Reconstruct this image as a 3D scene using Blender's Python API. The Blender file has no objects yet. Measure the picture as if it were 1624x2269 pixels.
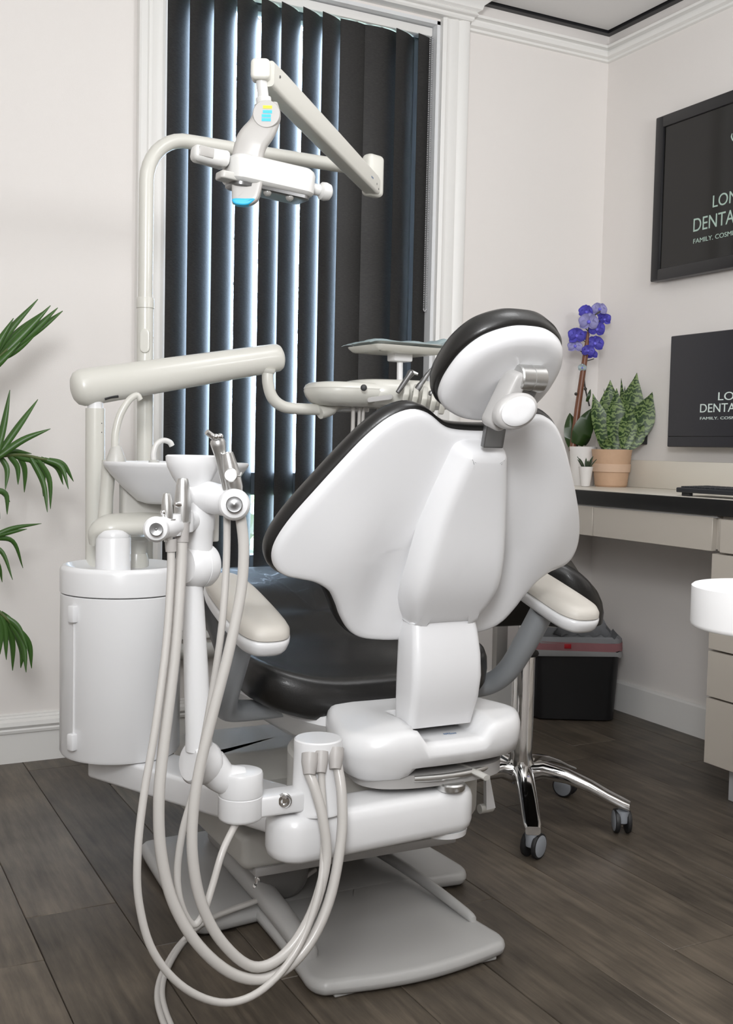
import bpy, bmesh, math, random
from mathutils import Vector as V, Matrix
random.seed(7)
PI = math.pi
scn = bpy.context.scene
COL = scn.collection

# ------------------------------------------------------------------ camera, world, lights, exposure
FPX, IW, IH = 2407.0, 1624.0, 2269.0
CAM = V((0, 0, 0.95))
yaw, pitch, roll = .4779, .0592, -.0214
FW = V((math.sin(yaw)*math.cos(pitch), math.cos(yaw)*math.cos(pitch), -math.sin(pitch)))
R0 = V((math.cos(yaw), -math.sin(yaw), 0)); D0 = FW.cross(R0)
RX = R0*math.cos(roll) + D0*math.sin(roll)
DN = -R0*math.sin(roll) + D0*math.cos(roll)
cd = bpy.data.cameras.new('camera'); cam = bpy.data.objects.new('camera', cd); COL.objects.link(cam)
cam.matrix_world = Matrix(((RX.x, -DN.x, -FW.x, CAM.x), (RX.y, -DN.y, -FW.y, CAM.y), (RX.z, -DN.z, -FW.z, CAM.z), (0, 0, 0, 1)))
cd.sensor_fit = 'VERTICAL'; cd.sensor_height = 36.0; cd.lens = FPX/IH*36.0; cd.clip_start = .02
scn.camera = cam
scn.view_settings.view_transform = 'Standard'; scn.view_settings.look = 'None'
scn.view_settings.gamma = 1; scn.view_settings.use_curve_mapping = False
scn.view_settings.exposure = 0.0

w = bpy.data.worlds.new('sky'); scn.world = w; w.use_nodes = True
bg = w.node_tree.nodes['Background']; bg.inputs[0].default_value = (.60, .78, 1, 1); bg.inputs[1].default_value = 19.0

def area(name, loc, target, sx, sy, power, color):
    l = bpy.data.lights.new(name, 'AREA'); l.shape = 'RECTANGLE'; l.size = sx; l.size_y = sy; l.energy = power; l.color = color
    o = bpy.data.objects.new(name, l); COL.objects.link(o); o.location = loc
    d = V(target)-V(loc); o.rotation_euler = d.to_track_quat('-Z', 'Y').to_euler()
    return o
WHT = (.975, .985, 1)
area('ceiling_panel_light', (-.15, -.1, 2.47), (-.15, -.1, 0), 1.3, 1.3, 12, WHT)
area('ceiling_panel_light', (1.35, 1.35, 2.49), (1.35, 1.35, 0), .6, .6, 8, WHT)
area('flash_fill', (-.3, -.4, 1.5), (1.0, 2.0, .75), .5, .5, 18, WHT)  # added fill beside the camera, emulates an on-camera flash
area('bounce_fill', (-.2, -.1, 1.75), (.35, .9, 2.5), .5, .5, 43, WHT)  # added fill aimed at the ceiling, stands in for bounced flash
area('bounce_fill', (1.75, .6, 1.75), (1.8, 1.1, 2.5), .5, .5, 22, WHT)  # second added bounce fill, brightens ceiling and upper walls; no fixture here

# measuring helpers: the point on a real plane of the room that a direction from the camera meets
def _ray(px, py): return RX*(px-IW/2) + DN*(py-IH/2) + FW*FPX
def atY(px, py, Y): d = _ray(px, py); return CAM + d*((Y-CAM.y)/d.y)
def atX(px, py, X): d = _ray(px, py); return CAM + d*((X-CAM.x)/d.x)
def atZ(px, py, Z): d = _ray(px, py); return CAM + d*((Z-CAM.z)/d.z)

# ------------------------------------------------------------------ materials
MATS = {}
def mat(name, col, rough=.5, metal=0., coat=0., bump=0., bscale=200., var=0., vscale=6., spec=.5, trans=0.):
    if name in MATS: return MATS[name]
    m = bpy.data.materials.new(name); m.use_nodes = True; nt = m.node_tree; b = nt.nodes['Principled BSDF']
    b.inputs['Base Color'].default_value = (*col, 1); b.inputs['Roughness'].default_value = rough
    b.inputs['Metallic'].default_value = metal; b.inputs['Coat Weight'].default_value = coat
    b.inputs['Specular IOR Level'].default_value = spec; b.inputs['Transmission Weight'].default_value = trans
    tc = nt.nodes.new('ShaderNodeTexCoord')
    if var:
        n = nt.nodes.new('ShaderNodeTexNoise'); n.inputs['Scale'].default_value = vscale; n.inputs['Detail'].default_value = 4
        nt.links.new(tc.outputs['Object'], n.inputs['Vector'])
        mx = nt.nodes.new('ShaderNodeMix'); mx.data_type = 'RGBA'
        mx.inputs[6].default_value = (*[c*(1-var) for c in col], 1); mx.inputs[7].default_value = (*[min(1, c*(1+var)) for c in col], 1)
        nt.links.new(n.outputs['Fac'], mx.inputs[0]); nt.links.new(mx.outputs[2], b.inputs['Base Color'])
    if bump:
        n = nt.nodes.new('ShaderNodeTexNoise'); n.inputs['Scale'].default_value = bscale; n.inputs['Detail'].default_value = 3
        nt.links.new(tc.outputs['Object'], n.inputs['Vector'])
        bp = nt.nodes.new('ShaderNodeBump'); bp.inputs['Strength'].default_value = bump; bp.inputs['Distance'].default_value = .002
        nt.links.new(n.outputs['Fac'], bp.inputs['Height']); nt.links.new(bp.outputs[0], b.inputs['Normal'])
    MATS[name] = m
    return m
WALL = mat('wall_paint', (.80, .765, .735), .75, bump=.12, bscale=350)
TRIM = mat('trim_paint', (.82, .81, .785), .4, bump=.03, bscale=90)
CEIL = mat('ceiling_board', (.78, .77, .76), .85, bump=.2, bscale=260)
BLKM = mat('black_trim', (.012, .012, .014), .45, bump=.02)
WHITE = mat('white_plastic', (.74, .74, .745), .28, coat=.15, bump=.015, bscale=500)
LAMPW = mat('lamp_white', (.60, .595, .575), .3, coat=.1, bump=.015, bscale=500)
CREAM = mat('cream_plastic', (.60, .59, .54), .3, coat=.15, bump=.015, bscale=500)
SHELL = mat('white_shell', (.74, .74, .75), .33, coat=.1, bump=.01, bscale=300)
GREYP = mat('grey_painted_metal', (.50, .49, .46), .4, bump=.03, bscale=400)
GREYB = mat('grey_moulding', (.36, .35, .34), .5, bump=.03, bscale=300)
GREYD = mat('base_grey', (.42, .415, .405), .33, bump=.03, bscale=300)
TUBEG = mat('grey_tube_metal', (.36, .38, .40), .42, metal=.2, bump=.02)
HOSE = mat('hose_grey', (.52, .50, .475), .32, coat=.2, bump=.02, bscale=120)
HOSEC = mat('hose_collar', (.42, .40, .385), .45, bump=.02)
LEATH = mat('black_leather', (.009, .0085, .008), .36, coat=.1, bump=.10, bscale=420)
PADB = mat('beige_arm_pad', (.56, .53, .48), .5, bump=.05, bscale=500)
CHROME = mat('chrome', (.78, .78, .78), .07, metal=1, bump=.005, bscale=30)
STEEL = mat('brushed_steel', (.66, .66, .65), .33, metal=1, bump=.03, bscale=300)
DSTEEL = mat('dark_steel', (.20, .20, .20), .32, metal=.9, bump=.03, bscale=200)
DARK = mat('dark_rubber', (.015, .015, .016), .5, bump=.04)
CASTG = mat('caster_grey', (.30, .32, .35), .45, bump=.02)
CAB = mat('cabinet_laminate', (.52, .475, .415), .45, bump=.03, bscale=150)
CTOP = mat('worktop_laminate', (.74, .70, .62), .35, bump=.02, bscale=150)
CEDGE = mat('worktop_black_edge', (.006, .006, .006), .42, bump=.01)
BIN = mat('bin_plastic', (.010, .010, .011), .4, bump=.05, bscale=250)
LINER = mat('bin_bag', (.52, .53, .55), .35, bump=.5, bscale=30, var=.15)
LINERR = mat('bin_bag_pink', (.62, .30, .32), .4, bump=.4, bscale=40, var=.2)
REDT = mat('red_tie', (.45, .01, .02), .4, bump=.1)
SCREEN = mat('screen_black', (.008, .0075, .007), .12, bump=.003)
MSCR = mat('monitor_screen', (.028, .028, .034), .3, bump=.003)
FRAMEB = mat('black_frame', (.010, .010, .012), .35, bump=.04, bscale=80)
LETG = mat('lettering_white', (.42, .55, .48), .5, bump=.01)
LETW = mat('lettering_screen', (.70, .80, .76), .5, bump=.01)
KEY = mat('key_black', (.022, .024, .028), .5, bump=.03)
POTT = mat('terracotta_ribbed', (.52, .34, .22), .7, bump=.25, bscale=120, var=.12, vscale=25)
POTB = mat('terracotta_light_band', (.60, .42, .30), .75, bump=.3, bscale=150, var=.1, vscale=25)
POTW = mat('white_ceramic', (.72, .70, .68), .35, bump=.02)
SOIL = mat('soil', (.035, .025, .018), .95, bump=.8, bscale=60)
STEMB = mat('stake_brown', (.16, .06, .03), .35, bump=.1, bscale=60, var=.3)
STEMG = mat('stem_green', (.05, .08, .02), .5, bump=.05)
LEAFO = mat('orchid_leaf', (.022, .05, .010), .3, bump=.05, bscale=60, var=.3)
PETAL = mat('blue_petal', (.17, .15, .85), .5, bump=.05, bscale=60, var=.45, vscale=14)
PETALL = mat('pale_blue_petal', (.52, .50, .95), .5, bump=.05, bscale=60, var=.25, vscale=20)
PALM = mat('palm_leaf', (.046, .115, .020), .38, bump=.05, bscale=80, var=.4, vscale=9)
PALMS = mat('palm_stem', (.10, .13, .04), .5, bump=.05)
SUCC = mat('succulent_green', (.03, .055, .025), .4, bump=.05)
BLUE = mat('blue_sticker', (.03, .45, .75), .5, bump=.01)
YEL = mat('yellow_sticker', (.75, .65, .02), .5, bump=.01)
BLUEF = mat('pale_blue_film', (.66, .77, .80), .2, bump=.1, bscale=40)
DGREY = mat('window_grey', (.10, .12, .14), .45, bump=.02)
INK = mat('blue_grey_print', (.18, .24, .34), .5, bump=.01)

def glass_mat(name, col, rough=.02):
    m = bpy.data.materials.new(name); m.use_nodes = True; nt = m.node_tree
    b = nt.nodes['Principled BSDF']; b.inputs['Base Color'].default_value = (*col, 1); b.inputs['Roughness'].default_value = rough
    b.inputs['Transmission Weight'].default_value = 1; b.inputs['IOR'].default_value = 1.45
    tr = nt.nodes.new('ShaderNodeBsdfTransparent'); mx = nt.nodes.new('ShaderNodeMixShader'); mx.inputs[0].default_value = .12
    nt.links.new(tr.outputs[0], mx.inputs[1]); nt.links.new(b.outputs[0], mx.inputs[2])
    nt.links.new(mx.outputs[0], nt.nodes['Material Output'].inputs[0])
    return m
GLASS = glass_mat('window_glass', (.95, .98, 1))
CLEAR = mat('clear_plastic', (.62, .61, .58), .2, trans=.55, bump=.02)

def film_mat():
    m = bpy.data.materials.new('barrier_film'); m.use_nodes = True; nt = m.node_tree; b = nt.nodes['Principled BSDF']
    b.inputs['Base Color'].default_value = (.72, .80, .82, 1); b.inputs['Roughness'].default_value = .2
    tl_ = nt.nodes.new('ShaderNodeBsdfTranslucent'); tl_.inputs[0].default_value = (.75, .84, .86, 1); mx = nt.nodes.new('ShaderNodeMixShader'); mx.inputs[0].default_value = .6
    nt.links.new(b.outputs[0], mx.inputs[1]); nt.links.new(tl_.outputs[0], mx.inputs[2]); nt.links.new(mx.outputs[0], nt.nodes['Material Output'].inputs[0])
    return m
FILM = film_mat()

def floor_mat():
    m = bpy.data.materials.new('dark_oak_plank'); m.use_nodes = True; nt = m.node_tree; b = nt.nodes['Principled BSDF']
    tc = nt.nodes.new('ShaderNodeTexCoord'); oi = nt.nodes.new('ShaderNodeObjectInfo')
    mp = nt.nodes.new('ShaderNodeMapping'); mp.inputs['Scale'].default_value = (26, 2.2, 1)
    cb = nt.nodes.new('ShaderNodeCombineXYZ'); mul = nt.nodes.new('ShaderNodeMath'); mul.operation = 'MULTIPLY'; mul.inputs[1].default_value = 37
    nt.links.new(oi.outputs['Random'], mul.inputs[0]); nt.links.new(mul.outputs[0], cb.inputs[0]); nt.links.new(mul.outputs[0], cb.inputs[1])
    ad = nt.nodes.new('ShaderNodeVectorMath'); ad.operation = 'ADD'
    nt.links.new(tc.outputs['Object'], ad.inputs[0]); nt.links.new(cb.outputs[0], ad.inputs[1]); nt.links.new(ad.outputs[0], mp.inputs[0])
    n1 = nt.nodes.new('ShaderNodeTexNoise'); n1.inputs['Scale'].default_value = 2.0; n1.inputs['Detail'].default_value = 8; n1.inputs['Roughness'].default_value = .65
    nt.links.new(mp.outputs[0], n1.inputs['Vector'])
    n2 = nt.nodes.new('ShaderNodeTexNoise'); n2.inputs['Scale'].default_value = 5.5; n2.inputs['Detail'].default_value = 5
    nt.links.new(ad.outputs[0], n2.inputs['Vector'])
    r = nt.nodes.new('ShaderNodeValToRGB'); e = r.color_ramp.elements
    e[0].position = .28; e[0].color = (.026, .020, .015, 1); e[1].position = .76; e[1].color = (.185, .150, .112, 1)
    x = e.new(.5); x.color = (.086, .070, .053, 1)
    mm = nt.nodes.new('ShaderNodeMath'); mm.operation = 'MULTIPLY_ADD'; mm.inputs[1].default_value = .62
    nt.links.new(n1.outputs['Fac'], mm.inputs[0])
    m2 = nt.nodes.new('ShaderNodeMath'); m2.operation = 'MULTIPLY_ADD'; m2.inputs[1].default_value = .40
    m3 = nt.nodes.new('ShaderNodeMath'); m3.operation = 'MULTIPLY_ADD'; m3.inputs[1].default_value = .15; m3.inputs[2].default_value = -.075
    nt.links.new(oi.outputs['Random'], m3.inputs[0]); nt.links.new(n2.outputs['Fac'], m2.inputs[0]); nt.links.new(m3.outputs[0], m2.inputs[2])
    nt.links.new(m2.outputs[0], mm.inputs[2]); nt.links.new(mm.outputs[0], r.inputs[0]); nt.links.new(r.outputs[0], b.inputs['Base Color'])
    b.inputs['Roughness'].default_value = .42; b.inputs['Specular IOR Level'].default_value = .4
    bp = nt.nodes.new('ShaderNodeBump'); bp.inputs['Strength'].default_value = .25; bp.inputs['Distance'].default_value = .002
    nt.links.new(n1.outputs['Fac'], bp.inputs['Height']); nt.links.new(bp.outputs[0], b.inputs['Normal'])
    return m
FLOOR = floor_mat()

def stripe_leaf():
    m = bpy.data.materials.new('banded_leaf'); m.use_nodes = True; nt = m.node_tree; b = nt.nodes['Principled BSDF']
    tc = nt.nodes.new('ShaderNodeTexCoord'); wv = nt.nodes.new('ShaderNodeTexWave'); wv.bands_direction = 'Z'
    wv.inputs['Scale'].default_value = 17; wv.inputs['Distortion'].default_value = 14; wv.inputs['Detail'].default_value = 3; wv.inputs['Detail Scale'].default_value = 2
    nt.links.new(tc.outputs['Object'], wv.inputs['Vector'])
    r = nt.nodes.new('ShaderNodeValToRGB'); e = r.color_ramp.elements
    e[0].position = .3; e[0].color = (.020, .050, .013, 1); e[1].position = .85; e[1].color = (.17, .24, .085, 1)
    nt.links.new(wv.outputs['Fac'], r.inputs[0]); nt.links.new(r.outputs[0], b.inputs['Base Color']); b.inputs['Roughness'].default_value = .4
    return m
BAND = stripe_leaf()

def vane_mat():
    m = bpy.data.materials.new('charcoal_vane_fabric'); m.use_nodes = True; nt = m.node_tree; b = nt.nodes['Principled BSDF']
    tc = nt.nodes.new('ShaderNodeTexCoord'); mp = nt.nodes.new('ShaderNodeMapping'); mp.inputs['Scale'].default_value = (60, 60, 260)
    n = nt.nodes.new('ShaderNodeTexNoise'); n.inputs['Scale'].default_value = 1.5; n.inputs['Detail'].default_value = 3
    nt.links.new(tc.outputs['Object'], mp.inputs[0]); nt.links.new(mp.outputs[0], n.inputs['Vector'])
    r = nt.nodes.new('ShaderNodeValToRGB'); e = r.color_ramp.elements
    e[0].position = .3; e[0].color = (.008, .0078, .0076, 1); e[1].position = .8; e[1].color = (.025, .0235, .022, 1)
    nt.links.new(n.outputs['Fac'], r.inputs[0]); nt.links.new(r.outputs[0], b.inputs['Base Color'])
    b.inputs['Roughness'].default_value = .5; b.inputs['Specular IOR Level'].default_value = .5
    bp = nt.nodes.new('ShaderNodeBump'); bp.inputs['Strength'].default_value = .3; bp.inputs['Distance'].default_value = .001
    nt.links.new(n.outputs['Fac'], bp.inputs['Height']); nt.links.new(bp.outputs[0], b.inputs['Normal'])
    return m
VANE = vane_mat()

# ------------------------------------------------------------------ mesh helpers
def new(): return bmesh.new()
def finish(name, bm, m, parent=None, loc=None, sharp=38, kind=None, label=None):
    bmesh.ops.recalc_face_normals(bm, faces=bm.faces)
    ca = math.radians(sharp)
    for f in bm.faces: f.smooth = True
    for e in bm.edges:
        e.smooth = not (len(e.link_faces) == 2 and e.calc_face_angle(0) > ca)
    if loc is None:
        lo = V((1e9,)*3); hi = V((-1e9,)*3)
        for v in bm.verts:
            for i in range(3): lo[i] = min(lo[i], v.co[i]); hi[i] = max(hi[i], v.co[i])
        loc = V(((lo.x+hi.x)/2, (lo.y+hi.y)/2, lo.z))
    loc = V(loc)
    for v in bm.verts: v.co -= loc
    me = bpy.data.meshes.new(name); bm.to_mesh(me); bm.free(); me.materials.append(m)
    o = bpy.data.objects.new(name, me); COL.objects.link(o)
    if parent is not None:
        pw = V((0, 0, 0)); p = parent
        while p is not None: pw += p.location; p = p.parent
        o.parent = parent; o.location = loc - pw
    else: o.location = loc
    if kind: o['kind'] = kind
    if label: o['label'] = label
    return o
def thing(name, label, cat, loc, group=None):
    o = bpy.data.objects.new(name, None); COL.objects.link(o); o.location = loc; o.empty_display_size = .05
    o['label'] = label; o['category'] = cat
    if group: o['group'] = group
    return o
def tag(o, label, cat, group=None):
    o['label'] = label; o['category'] = cat
    if group: o['group'] = group
    return o
def box(bm, lo, hi, bev=0., seg=2):
    lo = V(lo); hi = V(hi); c = (lo+hi)/2; s = hi-lo
    r = bmesh.ops.create_cube(bm, size=1, matrix=Matrix.Translation(c) @ Matrix.Diagonal((s.x, s.y, s.z, 1)))
    vs = r['verts']
    if bev > 0:
        es = list({e for v in vs for e in v.link_edges})
        r2 = bmesh.ops.bevel(bm, geom=es, offset=bev, segments=seg, affect='EDGES', profile=.5)
        vs = list({v for f in r2['faces'] for v in f.verts} | {v for v in vs if v.is_valid})
    return vs
def obox(bm, c, ax, ay, az, bev=0., seg=2):
    """oriented box: centre and three half-axis vectors"""
    t = new(); box(t, (-1, -1, -1), (1, 1, 1))
    L = (V(ax).length, V(ay).length, V(az).length)
    for v in t.verts: v.co = V((v.co.x*L[0], v.co.y*L[1], v.co.z*L[2]))
    if bev: bmesh.ops.bevel(t, geom=list(t.edges), offset=bev, segments=seg, affect='EDGES', profile=.5)
    X, Y, Z = V(ax).normalized(), V(ay).normalized(), V(az).normalized()
    for v in t.verts: v.co = V(c) + X*v.co.x + Y*v.co.y + Z*v.co.z
    me = bpy.data.meshes.new('tmp'); t.to_mesh(me); t.free(); bm.from_mesh(me); bpy.data.meshes.remove(me)
def frame(d):
    d = V(d).normalized(); a = V((0, 0, 1)) if abs(d.z) < .9 else V((1, 0, 0))
    x = a.cross(d).normalized(); return x, d.cross(x), d
def lathe(bm, base, axis, prof, n=32):
    """prof: list of (radius, height along axis)"""
    x, y, z = frame(axis); base = V(base); rings = []
    for r, h in prof:
        if r < 1e-6: rings.append([bm.verts.new(base+z*h)])
        else: rings.append([bm.verts.new(base+z*h+(x*math.cos(2*PI*i/n)+y*math.sin(2*PI*i/n))*r) for i in range(n)])
    skin(bm, rings, caps=True)
def skin(bm, rings, caps=True):
    for a, b in zip(rings, rings[1:]):
        if len(a) == 1 and len(b) == 1: continue
        m = max(len(a), len(b))
        for i in range(m):
            j = (i+1) % m
            if len(a) == 1: q = (a[0], b[j], b[i])
            elif len(b) == 1: q = (a[i], a[j], b[0])
            else: q = (a[i], a[j], b[j], b[i])
            try: bm.faces.new(q)
            except ValueError: pass
    if caps:
        for r in (rings[0], rings[-1]):
            if len(r) > 2:
                try: bm.faces.new(r)
                except ValueError: pass
def spline(pts, n=8):
    P = [V(p) for p in pts]; out = []
    for i in range(len(P)-1):
        p0 = P[i-1] if i else P[0]*2-P[1]; p1 = P[i]; p2 = P[i+1]; p3 = P[i+2] if i+2 < len(P) else P[-1]*2-P[-2]
        for k in range(n):
            t = k/n
            out.append(.5*((2*p1)+(p2-p0)*t+(2*p0-5*p1+4*p2-p3)*t*t+(3*p1-p0-3*p2+p3)*t**3))
    out.append(P[-1]); return out
def tube(bm, pts, r, n=14, smooth=0, flat=1.):
    """r: a radius or one per control point"""
    P = [V(p) for p in pts]; rs = r if isinstance(r, (list, tuple)) else [r]*len(P)
    if smooth:
        q = spline(P, smooth); k = len(q)-1; rr = []
        for i in range(len(q)):
            t = i/k*(len(P)-1); a = min(int(t), len(P)-2); rr.append(rs[a]+(rs[a+1]-rs[a])*(t-a))
        P, rs = q, rr
    x = None; rings = []
    for i, p in enumerate(P):
        d = (P[min(i+1, len(P)-1)]-P[max(i-1, 0)]).normalized()
        if x is None: x, y, _ = frame(d)
        else: x = (x-d*x.dot(d)).normalized(); y = d.cross(x)
        rings.append([bm.verts.new(p+(x*math.cos(2*PI*j/n)*flat+y*math.sin(2*PI*j/n))*rs[i]) for j in range(n)])
    skin(bm, rings)
def closed_spline(pts, n=6):
    P = [V((p[0], p[1], 0)) for p in pts]; N = len(P); out = []
    for i in range(N):
        p0, p1, p2, p3 = P[i-1], P[i], P[(i+1) % N], P[(i+2) % N]
        for k in range(n):
            t = k/n
            q = .5*((2*p1)+(p2-p0)*t+(2*p0-5*p1+4*p2-p3)*t*t+(3*p1-p0-3*p2+p3)*t**3); out.append((q.x, q.y))
    return out
def mirror(half): # half outline u>=0 from top centre to bottom centre
    return half + [(-u, v) for u, v in reversed(half) if u > 1e-6]
def rrect(u0, v0, u1, v1, r, n=6):
    o = []
    for cx, cy, a in ((u1-r, v1-r, 0), (u0+r, v1-r, 90), (u0+r, v0+r, 180), (u1-r, v0+r, 270)):
        for k in range(n+1):
            t = math.radians(a+90*k/n); o.append((cx+r*math.cos(t), cy+r*math.sin(t)))
    return o
def inset(out, d):
    N = len(out); A = sum(out[i][0]*out[(i+1) % N][1]-out[(i+1) % N][0]*out[i][1] for i in range(N)); s = 1 if A > 0 else -1
    r = []
    for i in range(N):
        a = out[i-1]; b = out[(i+1) % N]; tx, ty = b[0]-a[0], b[1]-a[1]; L = math.hypot(tx, ty) or 1
        r.append((out[i][0]-s*ty/L*d, out[i][1]+s*tx/L*d))
    return r
def pad(bm, out, secs, P0, U, W, N, cen=(0, 0), curve=None, fill=(.75, .5, .25), cw=None):
    """closed cushion-like body: outline in (u, v); secs = [(inset, w)...] from one cap to the other"""
    P0, U, W, N = V(P0), V(U), V(W), V(N); rings = []
    def ring(o, w): return [bm.verts.new(P0+U*u+W*v+N*(cw(u, v, w) if cw else w+(curve(u, v) if curve else 0))) for u, v in o]
    def inner(o, w, rev):
        rs = [ring([(cen[0]+(u-cen[0])*s, cen[1]+(v-cen[1])*s) for u, v in o], w) for s in fill]
        rs.append(ring([cen], w))
        return rs[::-1] if rev else rs
    o0 = inset(out, secs[0][0]); o1 = inset(out, secs[-1][0])
    rings += inner(o0, secs[0][1], True)
    for d, w in secs: rings.append(ring(inset(out, d), w))
    rings += inner(o1, secs[-1][1], False)
    skin(bm, rings, caps=False)
def rounded(h0, h1, r, n=3):
    """sections of a rounded-edge slab"""
    s = []
    for k in range(n+1):
        t = PI/2*k/n; s.append((r*(1-math.sin(t)), h0+r*(1-math.cos(t))))
    for k in range(n+1):
        t = PI/2*k/n; s.append((r*(1-math.cos(t)), h1-r*(1-math.sin(t))))
    return s
XA, YA, ZA = V((1, 0, 0)), V((0, 1, 0)), V((0, 0, 1))
def struct(name, bm, m, parent=None, sharp=30):
    o = finish(name, bm, m, parent, sharp=sharp)
    if parent is None: o['kind'] = 'structure'
    return o
def text_part(name, body, m, parent, origin, U, W, N, size, depth=.0006, sx=1.):
    cu = bpy.data.curves.new('t', 'FONT'); cu.body = body; cu.size = size; cu.extrude = depth; cu.offset = 0
    to = bpy.data.objects.new('t', cu); COL.objects.link(to); dg = bpy.context.evaluated_depsgraph_get(); dg.update()
    me = bpy.data.meshes.new_from_object(to.evaluated_get(dg)); bpy.data.objects.remove(to); bpy.data.curves.remove(cu)
    bm = new(); bm.from_mesh(me); bpy.data.meshes.remove(me)
    for v in bm.verts: v.co = V(origin)+V(U)*v.co.x*sx+V(W)*v.co.y+V(N)*v.co.z
    return finish(name, bm, m, parent)

XW, YW, ZC = 2.677, 3.284, 2.509
XL, YF = -1.7, -1.7
# ================================================================== ROOM
bm = new(); box(bm, (XL-.1, YF-.1, -.1), (XW+.1, YW+.2, -.004)); floor = struct('floor', bm, mat('underlay', (.02, .017, .015), .8, bump=.05))
PWID, PLEN = .182, 1.22
x = XL; i = 0
base_x0 = .0195
cols = []
xx = base_x0
while xx > XL: xx -= PWID
while xx < XW:
    off = (math.sin(i*12.9898)*43758.5453) % 1 * PLEN
    if abs(xx-.2015) < .09: off = (1.985-YF) % PLEN     # the joint seen left of the hoses
    y = YF-PLEN+off
    while y < YW:
        a, b = max(y, YF), min(y+PLEN, YW)
        if b-a > .02:
            x0, x1 = max(xx, XL), min(xx+PWID, XW)
            if x1-x0 > .02:
                bm = new(); box(bm, (x0+.0006, a+.0006, -.006), (x1-.0006, b-.0006, 0), .0012, 1); finish('plank', bm, FLOOR, floor)
        y += PLEN
    xx += PWID; i += 1

bm = new(); box(bm, (XL-.1, YF-.1, ZC), (XW+.1, YW+.1, ZC+.1)); ceil = struct('ceiling', bm, BLKM)
# ceiling boards between black grid bars; the wall angle is black too
gx = [XW-.022-k*.60 for k in range(9)]; gy = [YW-.022-k*.60 for k in range(10)]
for i in range(8):
    for j in range(9):
        x1, x0 = gx[i]-.010, max(gx[i+1]+.010, XL); y1, y0 = gy[j]-.010, max(gy[j+1]+.010, YF)
        if x1-x0 < .05 or y1-y0 < .05: continue
        bm = new(); box(bm, (x0, y0, ZC-.005), (x1, y1, ZC+.006), .0015, 1); finish('ceiling_tile', bm, CEIL, ceil)
for g in gx[1:8]:
    if g > XL+.02: bm = new(); box(bm, (g-.011, YF, ZC-.009), (g+.011, YW, ZC+.002)); finish('grid_bar', bm, BLKM, ceil)
for g in gy[1:9]:
    if g > YF+.02: bm = new(); box(bm, (XL, g-.011, ZC-.0092), (XW, g+.011, ZC+.002)); finish('grid_bar', bm, BLKM, ceil)
for nm, lo, hi in (('wall_angle', (XL, YW-.024, ZC-.012), (XW, YW, ZC)), ('wall_angle', (XW-.024, YF, ZC-.0122), (XW, YW, ZC))):
    bm = new(); box(bm, lo, hi); finish(nm, bm, BLKM, ceil)

WX0, WX1, WZ0, WZ1 = .975, 1.945, .535, 2.41
bm = new()
T = .16
box(bm, (XL, YW, 0), (WX0, YW+T, ZC)); box(bm, (WX1, YW, 0), (XW+.1, YW+T, ZC))
box(bm, (WX0, YW, 0), (WX1, YW+T, WZ0)); box(bm, (WX0, YW, WZ1), (WX1, YW+T, ZC))
struct('wall_back', bm, WALL)
bm = new(); box(bm, (XW, YF-.1, 0), (XW+.1, YW, ZC)); struct('wall_right', bm, WALL)
bm = new(); box(bm, (XL-.1, YF-.1, 0), (XL, YW, ZC)); struct('wall_left', bm, WALL)
bm = new(); box(bm, (XL, YF-.1, 0), (XW, YF, ZC)); struct('wall_front', bm, WALL)

def run_y(bm, prof, x0, x1):   # moulding along the back wall; prof (protrusion, z)
    r = [[bm.verts.new((x, YW-p, z)) for p, z in prof] for x in (x0, x1)]
    skin(bm, r, True)
def run_x(bm, prof, y0, y1):
    r = [[bm.verts.new((XW-p, y, z)) for p, z in prof] for y in (y0, y1)]
    skin(bm, r, True)
BB = [(0, 0), (.018, 0), (.018, .088), (.024, .090), (.026, .098), (.024, .103), (.030, .112), (.027, .124), (.016, .130), (.016, .134), (.009, .138), (.009, .142), (0, .144)]
bm = new(); run_y(bm, BB, XL, 2.25); struct('baseboard_back', bm, TRIM)
BP = [(0, 0), (.015, 0), (.015, .102), (.010, .108), (0, .110)]
bm = new(); run_y(bm, BP, 2.25, XW); struct('baseboard_corner', bm, TRIM)
bm = new(); run_x(bm, BP, YF, YW-.015); struct('baseboard_right', bm, TRIM)
PR = [(0, 2.398), (.012, 2.400), (.012, 2.408), (.026, 2.412), (.030, 2.420), (.030, 2.426), (.018, 2.430), (.018, 2.436), (.034, 2.440), (.036, 2.448), (.024, 2.452), (0, 2.454)]
bm = new(); run_y(bm, PR, 2.052, XW); struct('trim_1', bm, TRIM)
bm = new(); run_y(bm, PR, XL, .893); struct('trim_3', bm, TRIM)
bm = new(); run_x(bm, PR, YF, YW); struct('trim_2', bm, TRIM)

# window: casing, header, reveal, frame, glass
win = bpy.data.objects.new('window_1', None); COL.objects.link(win); win.location = ((WX0+WX1)/2, YW, WZ0); win['kind'] = 'structure'
CS = [(0, 0), (0, .020), (.012, .026), (.020, .022), (.030, .022), (.052, .028), (.062, .024), (.072, .032), (.095, .034), (.102, .030), (.102, 0)]
for x0, sg, wd in ((WX0, -1, .80), (WX1, 1, 1.0)):
    bm = new(); r = [[bm.verts.new((x0+sg*c*wd, YW-p, z)) for c, p in CS] for z in (.36, 2.420)]; skin(bm, r); finish('casing', bm, TRIM, win)
bm = new(); rings = []
for p, z in ((.040, 2.418), (.045, 2.424), (.045, 2.431), (.052, 2.434), (.056, 2.440), (.052, 2.445), (.066, 2.453), (.070, 2.466), (.088, 2.480), (.110, 2.492), (.116, 2.498), (.116, 2.507)):
    x0, x1 = WX0-.085-p*.9+.036, WX1+.105+p*.9-.036
    rings.append([bm.verts.new(q) for q in ((x0, YW, z), (x0, YW-p, z), (x1, YW-p, z), (x1, YW, z))])
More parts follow.
